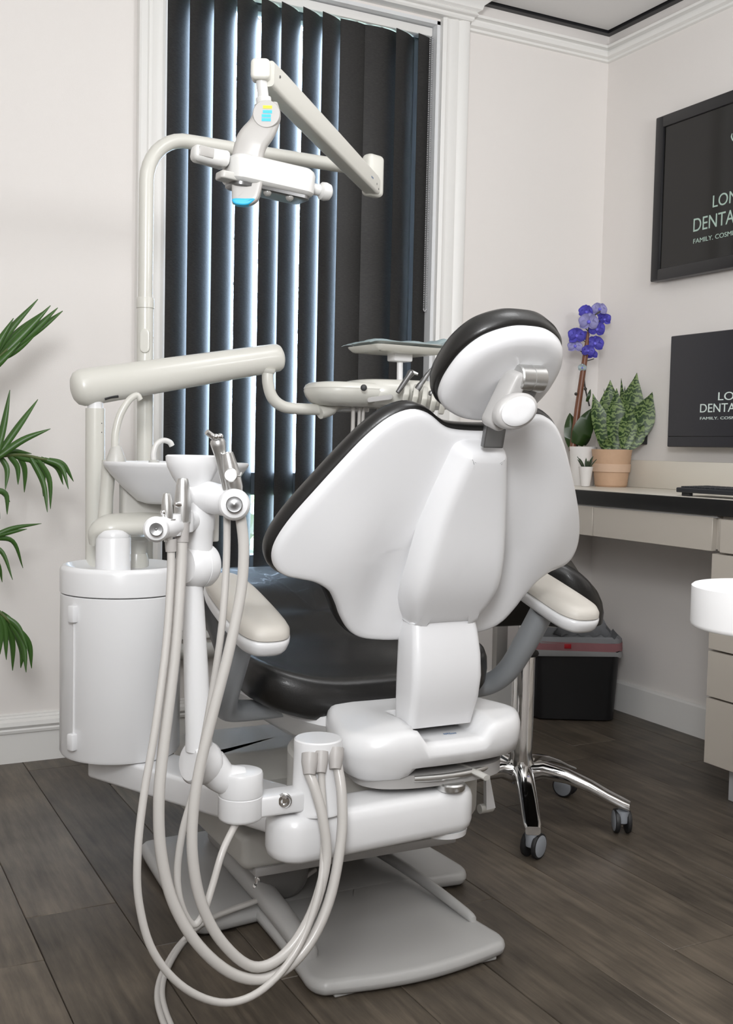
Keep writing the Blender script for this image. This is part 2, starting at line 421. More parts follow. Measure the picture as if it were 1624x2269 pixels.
skin(bm, rings); finish('header_cornice', bm, TRIM, win)
JM = mat('jamb_paint', (.74, .75, .76), .45, bump=.02)
for lo, hi, nm in (((WX0, YW-.001, WZ0), (WX0+.012, YW+T, WZ1), 'jamb'), ((WX1-.012, YW-.001, WZ0), (WX1, YW+T, WZ1), 'jamb'), ((WX0, YW-.001, WZ1-.012), (WX1, YW+T, WZ1), 'jamb_head')):
    bm = new(); box(bm, lo, hi); finish(nm, bm, JM, win)
bm = new(); box(bm, (WX0-.10, YW-.03, .365), (WX1+.12, YW-.001, .40), .008); finish('sill_moulding', bm, TRIM, win)
bm = new(); box(bm, (WX0+.012, YW+.002, WZ0), (WX1-.012, YW+.09, WZ0+.008), .002); finish('window_sill', bm, TRIM, win)
bm = new(); box(bm, (WX0-.08, YW-.018, .335), (WX1+.10, YW-.001, .365), .004); finish('sill_apron', bm, TRIM, win)
fy0, fy1 = YW+.09, YW+.14
for lo, hi in (((WX0+.012, fy0, WZ0), (WX0+.05, fy1, WZ1-.012)), ((WX1-.05, fy0, WZ0), (WX1-.012, fy1, WZ1-.012)),
               ((WX0+.05, fy0, WZ0), (WX1-.05, fy1, WZ0+.05)), ((WX0+.05, fy0, WZ1-.06), (WX1-.05, fy1, WZ1-.012)), ((WX0+.05, fy0, .785), (WX1-.05, fy1, .86))):
    bm = new(); box(bm, lo, hi, .004); finish('window_frame', bm, DGREY, win)
for z0, z1 in ((WZ0+.05, .785), (.86, WZ1-.06)):
    bm = new(); box(bm, (WX0+.05, fy0+.02, z0), (WX1-.05, fy0+.026, z1)); finish('pane', bm, GLASS, win)

# outdoors, a little of it shows between the vanes
bm = new(); box(bm, (-6, YW+.4, -.3), (12, 16, -.25)); struct('ground', bm, mat('lawn', (.22, .24, .17), .9, bump=.5, bscale=20, var=.3))
bm = new()
for k in range(420):
    c = V((random.uniform(-1, 8), random.uniform(6.0, 6.8), random.uniform(-.25, .75)))
    d = V((random.uniform(-1, 1), random.uniform(-1, 1), random.uniform(-1, 1))).normalized(); x_, y_, z_ = frame(d); s = random.uniform(.08, .17)
    bm.faces.new([bm.verts.new(c+x_*s*math.cos(t)+y_*s*.6*math.sin(t)+d*.02*math.cos(2*t)) for t in (0, 1.05, 2.1, 3.14, 4.19, 5.24)])
hedge = finish('hedge', bm, mat('hedge_leaf', (.20, .27, .11), .6, bump=.1, var=.5), kind='stuff', loc=(3.5, 6.4, -.25)); tag(hedge, 'leafy green hedge outside beyond the window', 'hedge')
bm = new(); tr0 = V((2.6, 6.9, -.3)); tube(bm, [tr0, tr0+V((.05, 0, 1.2)), tr0+V((.0, .05, 2.6)), tr0+V((.1, 0, 4.2))], [.10, .08, .05, .02], 8, 4)
for k in range(46):
    h = random.uniform(1.1, 4.1); a = random.uniform(0, 2*PI); L = random.uniform(.5, 1.5); p = tr0+V((0.03, 0, h))
    q = p+V((math.cos(a)*L*.5, math.sin(a)*.3, L*.35)); e = q+V((math.cos(a+random.uniform(-.7, .7))*L*.6, .1, L*random.uniform(.0, .4)))
    tube(bm, [p, q, e], [.022, .014, .005], 5, 3)
    for s in (.35, .7): tube(bm, [q+(e-q)*s, q+(e-q)*s+V((random.uniform(-.3, .3), 0, random.uniform(.1, .4)))], [.009, .003], 4)
tag(finish('bare_tree', bm, mat('bark', (.06, .05, .04), .9, bump=.3), loc=tr0), 'bare branching tree outside beyond the blind', 'tree')

# ================================================================== VERTICAL BLIND
bl = thing('vertical_blind', 'charcoal vertical blind of long fabric vanes covering the window', 'blind', (1.45, YW+.045, .55))
bm = new(); box(bm, (WX0+.014, YW+.025, 2.365), (WX1-.014, YW+.065, 2.395), .004); finish('head_rail', bm, TRIM, bl)
VA = [34, 36, 38, 39, 38, 38, 36, 33, 9, 5, 32, 31]          # each vane's turn from closed, degrees
VPX = [362, 416, 469, 520, 573, 617, 664, 707, 746, 800, 869, 918]
VW = .0635; YB = YW+.045
vx = []
for a, p in zip(VA, VPX):
    t = math.radians(a); vx.append(atY(p, 500, YB-VW*math.sin(t)).x+VW*math.cos(t))
def vane_mesh(ang, sag=-.011, w2=VW):
    dx, dy = math.cos(ang), math.sin(ang); nx, ny = -dy, dx
    pts = []
    for k in range(9):
        t = k/8*2-1; s = sag*(1-t*t)*(1+.25*t); pts.append((dx*w2*t+nx*s, dy*w2*t+ny*s))
    bm = new(); rings = []
    for z in (.556, .56, 1.2, 1.8, 2.35, 2.362):
        rings.append([bm.verts.new((px, py, z)) for px, py in pts]+[bm.verts.new((px+nx*.0012, py+ny*.0012, z)) for px, py in reversed(pts)])
    skin(bm, rings); return bm
for k, x in enumerate(vx):
    a = math.radians(VA[k])
    bm = vane_mesh(a)
    for v in bm.verts: v.co += V((x, YW+.045, 0))
    finish('vane', bm, VANE, bl)
    bm = new(); box(bm, (x-.004, YW+.038, 2.355), (x+.004, YW+.052, 2.372), .001); finish('vane_hanger', bm, CLEAR, bl)
bm = new(); cx_ = WX1-.022
for dx in (-.005, .005):
    for k in range(150):
        z = 2.36-k*.0062; c = V((cx_+dx, YW+.02, z))
        bmesh.ops.create_icosphere(bm, subdivisions=1, radius=.0024, matrix=Matrix.Translation(c))
zb = 2.36-149*.0062
for k in range(5): bmesh.ops.create_icosphere(bm, subdivisions=1, radius=.0024, matrix=Matrix.Translation((cx_-.005*math.cos(PI*k/4), YW+.02, zb-.006*math.sin(PI*k/4)-.002)))
finish('pull_chain', bm, mat('bead_chain', (.55, .55, .56), .35, bump=.02), bl, kind='stuff')

# ================================================================== DENTAL CHAIR
CX = .97
chair = thing('dental_chair', 'white shelled dental chair with black upholstery on grey floor base', 'chair', (CX, 2.1, 0))
# base plate on the floor
bm = new()
bar = closed_spline([(u, v-2.18) for u, v in mirror([(0, 2.425), (.15, 2.425), (.26, 2.42), (.288, 2.405), (.297, 2.37), (.308, 2.2), (.318, 2.02), (.316, 1.972), (.295, 1.945), (.26, 1.945), (.15, 1.955), (0, 1.955)])], 4)
pad(bm, bar, rounded(.004, .034, .014), (CX, 2.18, 0), XA, YA, ZA, (0, 0))
pl8 = closed_spline([(u, v-1.9) for u, v in mirror([(0, 2.2), (.15, 2.2), (.178, 2.18), (.183, 2.05), (.188, 1.86), (.199, 1.72), (.203, 1.665), (.190, 1.638), (.165, 1.628), (.08, 1.612), (0, 1.606)])], 4)
pad(bm, pl8, rounded(.004, .0332, .014), (CX, 1.9, 0), XA, YA, ZA, (0, 0)); finish('base_plate', bm, GREYD, chair)
for a, b in ((-.165, -.075), (.12, .17)):
    bm = new(); box(bm, (CX+a, 1.634, .001), (CX+b, 1.66, .010), .002); finish('base_foot', bm, GREYD, chair)
for u0, u1, r in ((-.150, -.158, .021), (.158, .140, .010)):
    bm = new(); tube(bm, [(CX+u0*1.14, 1.735, .030), (CX+u0*1.13, 1.755, .040), (CX+u0*1.06, 1.95, .052), (CX+u1, 2.16, .062)], [r*.7, r, r*1.15, r*1.2], 14, 5); finish('base_rail', bm, GREYD, chair)
bm = new(); box(bm, (CX-.15, 2.12, .03), (CX+.15, 2.36, .17), .015); finish('pedestal', bm, GREYB, chair)
for k in range(3):
    bm = new(); box(bm, (CX-.02+k*.05, 2.112, .085), (CX+.01+k*.05, 2.122, .097), .002); finish('vent_slot', bm, DARK, chair)
bm = new(); lathe(bm, (CX-.12, 1.97, .085), (.25, 1, .12), [(0, -.02), (.035, -.015), (.05, 0), (.055, .02), (.055, .22), (0, .22)], 28); finish('pump_motor', bm, mat('motor_grey', (.15, .145, .14), .45, bump=.03), chair)
bm = new()
for k in range(4): bmesh.ops.create_uvsphere(bm, u_segments=10, v_segments=6, radius=.009, matrix=Matrix.Translation((CX-.172+.006*(k % 2), 1.985+.004*k, .065+.016*k)))
tube(bm, [(CX-.165, 1.98, .04), (CX-.172, 1.985, .07), (CX-.16, 1.99, .12)], .004, 8, 4); finish('pump_fitting', bm, CHROME, chair)
# lift housing under the seat
bm = new(); box(bm, (CX-.24, 1.885, .142), (CX+.24, 2.46, .212), .016, 3); finish('lift_housing', bm, GREYP, chair)
bm = new(); o = closed_spline(mirror([(0, .13), (.16, .13), (.215, .10), (.232, 0), (.236, -.09), (.225, -.108), (0, -.11)]), 4); pad(bm, o, [(.01, .205), (0, .21), (0, .262), (.006, .270), (.016, .275), (.022, .276)], (CX, 2.30, 0), XA, YA, ZA); finish('lift_arm_cover', bm, GREYP, chair)
bm = new(); box(bm, (CX-.215, 1.885, .128), (CX+.235, 2.3, .146), .004); finish('lift_housing_lip', bm, GREYB, chair)
bm = new(); tube(bm, [atY(690, 1712, 1.95), atY(700, 1700, 2.12)], .027, 20); finish('lift_cylinder', bm, GREYB, chair)
# swivel plate and seat frame
circ = lambda r, n=48: [(r*math.cos(2*PI*k/n), r*math.sin(2*PI*k/n)) for k in range(n)]
bm = new(); pad(bm, [(u, v*1.15) for u, v in circ(.175)], [(.05, .26), (.01, .27), (0, .285), (0, .372), (.006, .378)], (CX+.005, 1.80, 0), XA, YA, ZA); finish('swivel_casting', bm, GREYP, chair)
half = [(0, 2.30), (.12, 2.30), (.17, 2.27), (.19, 2.15), (.185, 1.95), (.16, 1.78), (.10, 1.70), (0, 1.69)]
bm = new(); pad(bm, closed_spline([(u, v-1.95) for u, v in mirror(half)], 4), [(.10, .365), (.08, .37), (.04, .40), (.0, .448), (.004, .462), (.012, .465)], (CX, 1.95, 0), XA, YA, ZA); finish('seat_frame', bm, WHITE, chair)
bm = new(); box(bm, (CX-.08, 1.735, .463), (CX+.14, 1.76, .472), .002); finish('seat_latch_strip', bm, STEEL, chair)
# pivot cover behind the seat: lower bowl and two raised shoulders either side of a notch
half = [(0, 1.80), (.10, 1.79), (.142, 1.74), (.166, 1.67), (.177, 1.62), (.170, 1.583), (.140, 1.553), (.08, 1.535), (0, 1.53)]
bo = closed_spline([(u, v-1.66) for u, v in mirror(half)], 5)
def sst(a, b, x): t = min(1, max(0, (x-a)/(b-a))); return t*t*(3-2*t)
def pivot_w(u, v, w):
    top = sst(.425, .475, w)
    notch = sst(-.066, -.050, u)*(1-sst(.062, .085, u))*(1-sst(-.02, 0., v))
    w -= top*.030*notch
    w -= top*(.50*max(0, -u-.085)**1.35*(1-.5*sst(-.02, .10, v))+.008*sst(-.06, -.12, v)*(1-notch))
    low = 1-sst(.39, .42, w)
    return w+low*.020*sst(-.085, -.06, u)*sst(.05, -.05, v)
bm = new(); pad(bm, bo, [(.060, .386), (.036, .389), (.018, .399), (.007, .418), (.001, .440), (0, .455), (0, .468), (.003, .479), (.009, .486), (.016, .488)], (CX, 1.66, 0), XA, YA, ZA, (0, 0), None, [1-k/26 for k in range(1, 26)], pivot_w); finish('pivot_cover', bm, WHITE, chair, sharp=60)
bm = new(); pad(bm, [(u*.80, v*.86) for u, v in bo], [(0, .380), (0, .402)], (CX, 1.66, 0), XA, YA, ZA); finish('pivot_core', bm, GREYB, chair)
text_part('print', 'NTBem', INK, chair, atZ(984, 1627, .4592), (.995, -.1, 0), (.1, .995, 0), (0, 0, 1), .0075)
bm = new(); tube(bm, [(CX+.035, 1.60, .402), (CX+.045, 1.57, .399), (CX+.052, 1.535, .396), (CX+.056, 1.515, .394)], [.003, .0045, .005, .005], 12, 4, 1.6); finish('brake_lever', bm, GREYP, chair)
bm = new()
arc = [(CX+.172*math.cos(math.radians(a)), 1.695+.152*math.sin(math.radians(a)), .396) for a in range(248, 350, 8)]
tube(bm, arc, .006, 10); finish('steel_guide', bm, STEEL, chair)
# backrest
RA = math.radians(21); BN = V((0, math.cos(RA), math.sin(RA))); BU = V((0, -math.sin(RA), math.cos(RA))); BP0 = V((CX, 1.60, .66))
half = [(0, .338), (.045, .340), (.068, .348), (.095, .364), (.125, .368), (.158, .352), (.19, .318), (.222, .272), (.255, .220), (.283, .172), (.300, .132), (.304, .104), (.297, .082), (.28, .070), (.258, .067), (.232, .064), (.207, .050), (.189, .024), (.175, -.002), (.155, -.028), (.128, -.043), (.09, -.047), (.04, -.046), (0, -.046)]
bout = closed_spline(mirror(half), 4)
kk = lambda u, v: .45*u*u - .022*math.exp(-((v-.12)/.10)**2)*math.exp(-((abs(u)-.20)/.06)**2)*0.6 + .012*math.exp(-((v-.06)/.09)**2)*math.exp(-((abs(u)-.115)/.03)**2)
bm = new(); pad(bm, bout, [(.014, .0), (.007, .0008), (.003, .003), (.0, .008), (.0, .016), (.004, .018)], BP0, XA, BU, BN, (0, .16), kk, (.93, .85, .75, .65, .55, .45, .35, .25, .15)); finish('backrest_shell', bm, SHELL, chair, sharp=60)
bm = new(); bo2 = inset(bout, -.006); pad(bm, bo2, [(.02, .017), (.006, .018), (.001, .024), (0, .034), (.002, .046), (.008, .055), (.018, .060)], BP0, XA, BU, BN, (0, .16), lambda u, v: .45*u*u, (.9, .75, .6, .45, .3, .15)); finish('backrest_cushion', bm, LEATH, chair, sharp=60)
# spine cover, arm to the pivot
half = [(0, .328), (.03, .327), (.045, .318), (.052, .295), (.066, .24), (.078, .18), (.086, .12), (.088, .07), (.080, .03), (.068, .004), (.06, -.004), (0, -.004)]
so = closed_spline(mirror(half), 4)
bm = new(); pad(bm, so, [(.026, -.040), (.017, -.039), (.010, -.034), (.004, -.022), (0, -.004), (0, .010)], BP0, XA, BU, BN, (0, .15), lambda u, v: .008*math.exp(-((v-.0)/.05)**2)-.012*math.exp(-((v-.10)/.09)**2), (.85, .7, .5, .25)); finish('spine_cover', bm, SHELL, chair, sharp=60)
bm = new(); rings = []
for y, z, hw, tk, tilt in ((1.568, .672, .062, .032, .3), (1.560, .645, .065, .034, .2), (1.553, .60, .068, .036, .06), (1.551, .56, .069, .037, -.05), (1.556, .52, .068, .036, -.16), (1.564, .490, .065, .034, -.26), (1.572, .466, .064, .032, -.3)):
    o = rrect(-hw, -tk, hw, tk, .014, 4); ny = V((0, math.cos(tilt), math.sin(tilt)))
    rings.append([bm.verts.new(V((CX, y+tk, z))+XA*u+ny*v) for u, v in o])
skin(bm, rings); finish('back_arm', bm, SHELL, chair, sharp=50)
# headrest
HA = math.radians(48); HN = V((0, math.cos(HA), math.sin(HA))); HU = V((0, -math.sin(HA), math.cos(HA))); HP = V((CX, 1.437, 1.05))
half = [(0, .122), (.03, .119), (.06, .105), (.08, .086), (.094, .056), (.099, .022), (.098, -.006), (.09, -.032), (.072, -.052), (.04, -.068), (0, -.074)]
ho = closed_spline(mirror(half), 5)
bm = new(); pad(bm, ho, [(.02, -.016), (.011, -.013), (.005, -.008), (.001, .0), (0, .008), (.003, .012)], HP, XA, HU, HN, (0, .02), None, (.8, .55, .3)); finish('headrest_shell', bm, SHELL, chair, sharp=60)
bm = new(); pad(bm, inset(ho, -.005), [(.015, .010), (.004, .011), (0, .018), (0, .030), (.004, .044), (.012, .054), (.026, .060)], HP, XA, HU, HN, (0, .02), None, (.75, .5, .25)); finish('headrest_cushion', bm, LEATH, chair, sharp=60)
# headrest bracket
def hb(u, v, w_): return HP+XA*u+HU*v+HN*w_
c1 = hb(.012, .004, -.028)
p_lo, p_hi = atY(1092, 938, 1.405), atY(1140, 838, 1.385)
bm = new(); ax = (p_hi-p_lo); upv = ax.normalized(); sidev = V((1, 0, 0)); sidev = (sidev-upv*sidev.dot(upv)).normalized(); outv = upv.cross(sidev)
o = rrect(-.013, -ax.length/2-.008, .013, ax.length/2+.012, .0125, 5); pad(bm, o, rounded(-.02, .02, .006), (p_lo+p_hi)/2, sidev, upv, outv); finish('headrest_bracket', bm, GREYP if False else mat('bracket_grey', (.46, .45, .44), .35, bump=.02), chair)
hc = atY(1170, 838, 1.38)
bm = new(); lathe(bm, hc-XA*.022, XA, [(0, 0), (.019, 0), (.021, .002), (.021, .0215), (.0202, .022), (.0202, .0235), (.021, .024), (.021, .045), (.019, .047), (0, .047)], 28); finish('headrest_hinge', bm, STEEL, chair)
q = atY(1160, 868, 1.388)
bm = new(); o = rrect(-.020, -.026, .020, .026, .006, 4); pad(bm, o, rounded(-.008, .008, .003), q, XA, upv, outv); finish('hinge_arm', bm, DSTEEL, chair)
kc = atY(1142, 911, 1.36)
kn = (CAM-kc).normalized(); kn = V((kn.x*.3, kn.y, -.05)).normalized(); kx, ky, kz = frame(kn)
n = 60
bm = new(); ko = [(.0352*math.cos(2*PI*k/n), .0262*math.sin(2*PI*k/n)) for k in range(n)]
kv = V((-.42, 0, .9)); kv = (kv-kz*kv.dot(kz)).normalized(); ku = kz.cross(kv)*-1
pad(bm, ko, [(.004, -.014), (0, -.010), (0, .004), (.0015, .007), (.004, .009), (.007, .010)], kc, ku, kv, kz); knob = finish('headrest_knob', bm, mat('bracket_grey', (.6,)*3), chair)
bm = new(); pad(bm, [(u*.80, v*.80) for u, v in ko], [(0, .008), (0, .0125), (.003, .0148), (.009, .0160)], kc, ku, kv, kz); finish('knob_cap', bm, WHITE, knob)
slot = HP+XA*.004+HU*.030-HN*.0155; bm = new(); pad(bm, [(.0055*math.cos(2*PI*k/24), .012*math.sin(2*PI*k/24)) for k in range(24)], [(0, -.001), (0, .001)], slot, XA, HU, HN); finish('hinge_slot', bm, DARK, chair)
gb0, gb1 = atX(1092, 975, CX), atX(1098, 938, CX)
bm = new(); d = gb1-gb0; o = rrect(-.0185, -.012, .0185, d.length+.02, .002, 2); dv = d.normalized(); nv = XA.cross(dv); pad(bm, o, rounded(-.005, .005, .001), gb0, XA, dv, nv); finish('glide_bar', bm, DSTEEL, chair)
# seat cushion
half = [(0, 2.72), (.16, 2.72), (.20, 2.68), (.215, 2.55), (.222, 2.40), (.226, 2.25), (.242, 2.12), (.258, 1.98), (.262, 1.88), (.245, 1.805), (.20, 1.765), (.12, 1.745), (0, 1.738)]
so_ = closed_spline([(u, v-2.1) for u, v in mirror(half)], 5)
HT = [(1.6, .525), (1.76, .527), (1.85, .530), (2.0, .557), (2.1, .600), (2.2, .648), (2.3, .670), (2.4, .662), (2.6, .625), (2.8, .58)]
def seat_h(u, v):
    y = v+2.1
    for (a, ha), (b, hb_) in zip(HT, HT[1:]):
        if a <= y <= b:
            t = (y-a)/(b-a); t = t*t*(3-2*t)*.5+t*.5; z = ha+(hb_-ha)*t; break
    else: z = HT[-1][1]
    return z+1.25*max(0, abs(u)-.08)**2*(1 if y < 2.2 else max(.4, 1-(y-2.2)*2))
bm = new(); pad(bm, so_, [(.03, -.082), (.012, -.078), (.003, -.066), (0, -.045), (.001, -.025), (.006, -.010), (.015, -.002), (.028, 0)], (CX, 2.1, 0), XA, YA, ZA, (0, 0), seat_h, (.93, .86, .78, .7, .6, .5, .4, .3, .2, .1)); finish('seat_cushion', bm, LEATH, chair, sharp=70)
# armrests
AT = math.radians(15.5)
for s in (-1, 1):
    ac = V((CX+s*.315, 1.70, .672)); av = V((0, math.cos(AT), math.sin(AT))); an = V((0, -math.sin(AT), math.cos(AT)))
    au = V((1, 0, 0))
    o = closed_spline(mirror([(0, .135), (.022, .130), (.037, .108), (.044, .06), (.046, 0), (.046, -.06), (.042, -.098), (.026, -.122), (0, -.128)]), 4)
    bm = new(); pad(bm, o, [(.016, -.028), (.008, -.026), (.003, -.020), (0, -.010), (0, -.002), (.003, .0)], ac, au, av, an); ar = finish('armrest', bm, WHITE, chair, sharp=60)
    bm = new(); pad(bm, inset(o, .001), [(.004, 0), (0, .003), (.001, .010), (.006, .017), (.014, .021), (.024, .022)], ac, au, av, an); finish('arm_pad', bm, PADB, ar, sharp=60)
    bm = new(); e = V((CX+s*.312, 1.715, .64))
    tube(bm, [e, (CX+s*.309, 1.765, .568), (CX+s*.304, 1.815, .503), (CX+s*.287, 1.855, .468), (CX+s*.24, 1.875, .456), (CX+s*.15, 1.88, .454)], [.024, .024, .023, .022, .020, .018], 20, 6); finish('armrest_post', bm, TUBEG, chair)
bm = new(); tube(bm, [atX(555, 1555, .80), atX(590, 1572, .82), atX(625, 1560, .84), atX(640, 1540, .86)], .009, 10, 5); finish('seat_cable_loop', bm, GREYB, chair)
# service flap seen right of the pivot
bm = new(); o = [atY(1077, 1705, 1.86), atY(1085, 1720, 1.86), atY(1098, 1790, 1.86), atY(1078, 1795, 1.86)]
th_ = V((.006, .02, 0)); skin(bm, [[bm.verts.new(p) for p in o], [bm.verts.new(p+th_) for p in o]]); finish('service_flap', bm, WHITE, chair)
bm = new(); lathe(bm, atY(1080, 1790, 1.87)-V((.02, 0, 0)), (1, 0, 0), [(0, 0), (.010, 0), (.010, .03), (.007, .034), (0, .034)], 14); finish('flap_knob', bm, GREYP, chair)

# ================================================================== ASSISTANT ARM (beam, junction canister, folding arm, holders)
asst = thing('assistant_instrument_arm', 'white folding assistant arm with hose canister in front of the chair', 'dental instrument arm', (.97, 1.58, .30))
b0, b1 = V((.695, 1.565, 0)), V((.985, 1.585, 0)); bd = (b1-b0).normalized(); bn = V((-bd.y, bd.x, 0)); bl_ = (b1-b0).length
o = rrect(-.048, -.048, bl_+.048, .048, .046, 10)
bm = new(); pad(bm, o, [(.02, .293), (.009, .295), (.003, .301), (0, .312), (0, .350), (.003, .360), (.009, .367), (.018, .369)], b0, bd, bn, ZA, (bl_/2, 0)); finish('support_beam', bm, WHITE, asst)
kb = atZ(998, 1748, .3695); bm = new(); lathe(bm, kb, ZA, [(0, 0), (.024, 0), (.025, .002), (.025, .010), (.022, .0125), (.005, .0125), (.004, .014), (0, .014)], 32); finish('pivot_knob', bm, STEEL, asst)
bm = new(); lathe(bm, (.985, 1.585, .278), ZA, [(0, 0), (.03, .001), (.04, .006), (.042, .016), (0, .016)], 30); finish('beam_underside_cap', bm, WHITE, asst)
jc = V((.727, 1.555, .366))
bm = new(); lathe(bm, jc, ZA, [(.034, 0), (.042, .001), (.042, .006), (.0405, .008), (.0385, .10), (.0390, .112), (.0385, .117), (.036, .119), (0, .119)], 40); can = finish('hose_canister', bm, WHITE, asst)
tocam = V((-.46, -.885, 0))
fits = []
for px, py, r in ((686, 1694, .0115), (711, 1690, .0100), (743, 1682, .0115)):
    p = atY(px, py, 1.517); fits.append((p, r)); d = V((tocam.x*.5, tocam.y*.5, -.95)).normalized()
    bm = new(); lathe(bm, p-d*.018, d, [(0, 0), (r*1.15, .001), (r*1.15, .014), (r*1.05, .020), (r*.8, .034), (0, .034)], 18); finish('hose_collar', bm, HOSEC, asst)
# joint block left of the canister
jb = V((.595, 1.552, 0))
bm = new(); lathe(bm, jb+ZA*.372, ZA, [(0, 0), (.030, .0), (.033, .002), (.0345, .006), (.0345, .037), (.033, .0385)], 36); finish('joint_base', bm, WHITE, asst)
bm = new(); lathe(bm, jb+ZA*.410, ZA, [(.031, 0), (.034, .001), (.0345, .004), (.0345, .033), (.033, .037), (.029, .0385), (0, .0385)], 36); finish('joint_cap', bm, WHITE, asst)
bm = new(); obox(bm, (jb+jc)/2+ZA*(.391-jc.z/2), (jc-jb)*.42*V((1, 1, 0)), V((.005, .022, 0)), V((0, 0, .016)), .005, 3); cl = finish('clamp_block', bm, WHITE, asst)
bp_ = atY(629, 1775, 1.53); bm = new(); lathe(bm, bp_+V((.002, .003, 0)), tocam, [(.012, 0), (.012, .001), (.0105, .002), (.009, .006), (.005, .0065), (.0045, .003), (0, .003)], 20); finish('clamp_bolt', bm, CHROME, asst)
# ball joint and upright arm
s0 = atY(447, 1690, 1.56)
bm = new(); tube(bm, [jb+ZA*.43, jb*.55+V((s0.x, s0.y, 0))*.45+ZA*.438, s0+V((.012, 0, -.005))], [.024, .024, .028], 20, 5); finish('lower_link', bm, WHITE, asst)
ja = V((.93, .25, -.15)).normalized()
bm = new(); lathe(bm, s0-ja*.024, ja, [(0, 0), (.026, .0), (.031, .004), (.033, .012), (.033, .034), (.030, .042), (.024, .046), (0, .047)], 32); finish('elbow_joint', bm, WHITE, asst)
a0, a1 = atY(441, 1660, 1.56), atY(427, 1296, 1.56)
bm = new(); tube(bm, [a0, a0+(a1-a0)*.12, a0+(a1-a0)*.5, a1], [.021, .0195, .0185, .0155], 22); finish('upright_arm', bm, WHITE, asst)
dc = atY(436, 1252, 1.56); da = V((.95, .30, -.02)).normalized()
bm = new(); lathe(bm, dc-da*.018, da, [(0, -.006), (.026, -.004), (.032, .004), (.034, .012), (.034, .0205), (.0332, .021), (.0332, .022), (.034, .0225), (.033, .036), (.029, .042), (0, .044)], 36); finish('wrist_drum', bm, WHITE, asst)
h0, h1 = atY(440, 1235, 1.555), atY(444, 1100, 1.555)
bm = new(); tube(bm, [h0, h0+(h1-h0)*.45, h0+(h1-h0)*.47, h1], [.0195, .0215, .0225, .0225], 24); finish('wrist_column', bm, WHITE, asst)
hd_ = atY(446, 1098, 1.555)
bm = new(); tube(bm, [hd_+V((-.022, .004, .010)), hd_+V((-.012, .002, .004)), hd_, atY(505, 1112, 1.50), atY(519, 1118, 1.475)], [.018, .023, .025, .0215, .0205], 24, 4); finish('holder_bar', bm, WHITE, asst)
def end_cap(px, py, y, r):
    p = atY(px, py, y); d = (CAM-p).normalized(); bm = new()
    lathe(bm, p-d*.006, d, [(r, -.012), (r*1.03, 0), (r, .008), (r*.85, .013), (r*.5, .015), (0, .015)], 30); finish('holder_end_cap', bm, WHITE, asst)
    bm = new(); lathe(bm, p+d*.006, d, [(r*.52, 0), (r*.52, .0100), (r*.48, .0106), (r*.1, .0098), (0, .0112)], 26); finish('cap_screw', bm, DSTEEL, asst)
end_cap(519, 1118, 1.468, .0225)
lb0 = atY(430, 1150, 1.553)
bm = new(); tube(bm, [lb0, atY(405, 1160, 1.53), atY(372, 1168, 1.495), atY(350, 1172, 1.478)], [.016, .0165, .0165, .0165], 22, 4); finish('holder_bar', bm, WHITE, asst)
end_cap(346, 1173, 1.47, .0178)
for px, py, y in ((382, 1163, 1.502), (409, 1155, 1.522)):
    p = atY(px, py, y); d = (CAM-p).normalized(); d.z = 0
    bm = new(); lathe(bm, p-V((0, 0, .016)), ZA, [(.007, 0), (.0125, .001), (.0135, .008), (.0135, .024), (.012, .031), (.007, .032)], 22); finish('holder_cup', bm, WHITE, asst)
ds = atY(428, 1010, 1.56)
bm = new(); lathe(bm, ds-ZA*.055, ZA, [(.022, -.01), (.0215, 0), (.022, .010), (.030, .022), (.038, .038), (.0405, .048), (.0405, .054), (.038, .056), (.034, .053), (.024, .040), (.014, .032), (0, .031)], 44); finish('collector_dish', bm, WHITE, asst)
bm = new(); lathe(bm, ds-ZA*.016, ZA, [(0, 0), (.030, .001), (.0335, .012), (.034, .0145), (0, .0135)], 36); finish('dish_screen', bm, CLEAR, asst)
bm = new(); obox(bm, atY(474, 1165, 1.575), V((.007, .002, 0)), V((0, .008, 0)), V((0, 0, .024)), .003); finish('arm_bracket', bm, GREYP, asst)

# hand instruments with their hoses ------------------------------------------------
def hose(parent, pts, r, name='hose'):
    bm = new(); tube(bm, pts, r, 14, 6); return finish(name, bm, HOSE, parent)
def PY(lst): return [atY(a, b, c) for a, b, c in lst]
tip = V((0, 0, 1))
def body_lathe(name, p0, p1, prof, m, parent, n=24):
    d = (p1-p0); L = d.length; bm = new(); lathe(bm, p0, d, [(r, h*L) for r, h in prof], n); return finish(name, bm, m, parent)
# narrow ejector, left
p0, p1 = atY(373, 1200, 1.488), atY(369, 1092, 1.488)
t = thing('saliva_ejector', 'slim steel saliva ejector in the leftmost holder with thin grey hose', 'dental instrument', p0)
body_lathe('valve_body', p0, p1, [(0, 0), (.0062, .0), (.0062, .30), (.0070, .34), (.0080, .55), (.0078, .75), (.0060, .93), (.0045, .99), (.003, 1), (.003, .96), (0, .96)], STEEL, t)
bm = new(); c = atY(361, 1136, 1.485); bmesh.ops.create_uvsphere(bm, u_segments=14, v_segments=8, radius=.0042, matrix=Matrix.Translation(c)); tube(bm, [c, atY(364, 1150, 1.482), atY(374, 1153, 1.478), atY(388, 1151, 1.484)], .0011, 8, 4); finish('valve_lever', bm, CHROME, t)
bm = new(); q0, q1 = atY(378, 1195, 1.488), atY(379, 1222, 1.488); tube(bm, [q0, q1], [.0085, .0078], 16); finish('swivel_collar', bm, HOSEC, t)
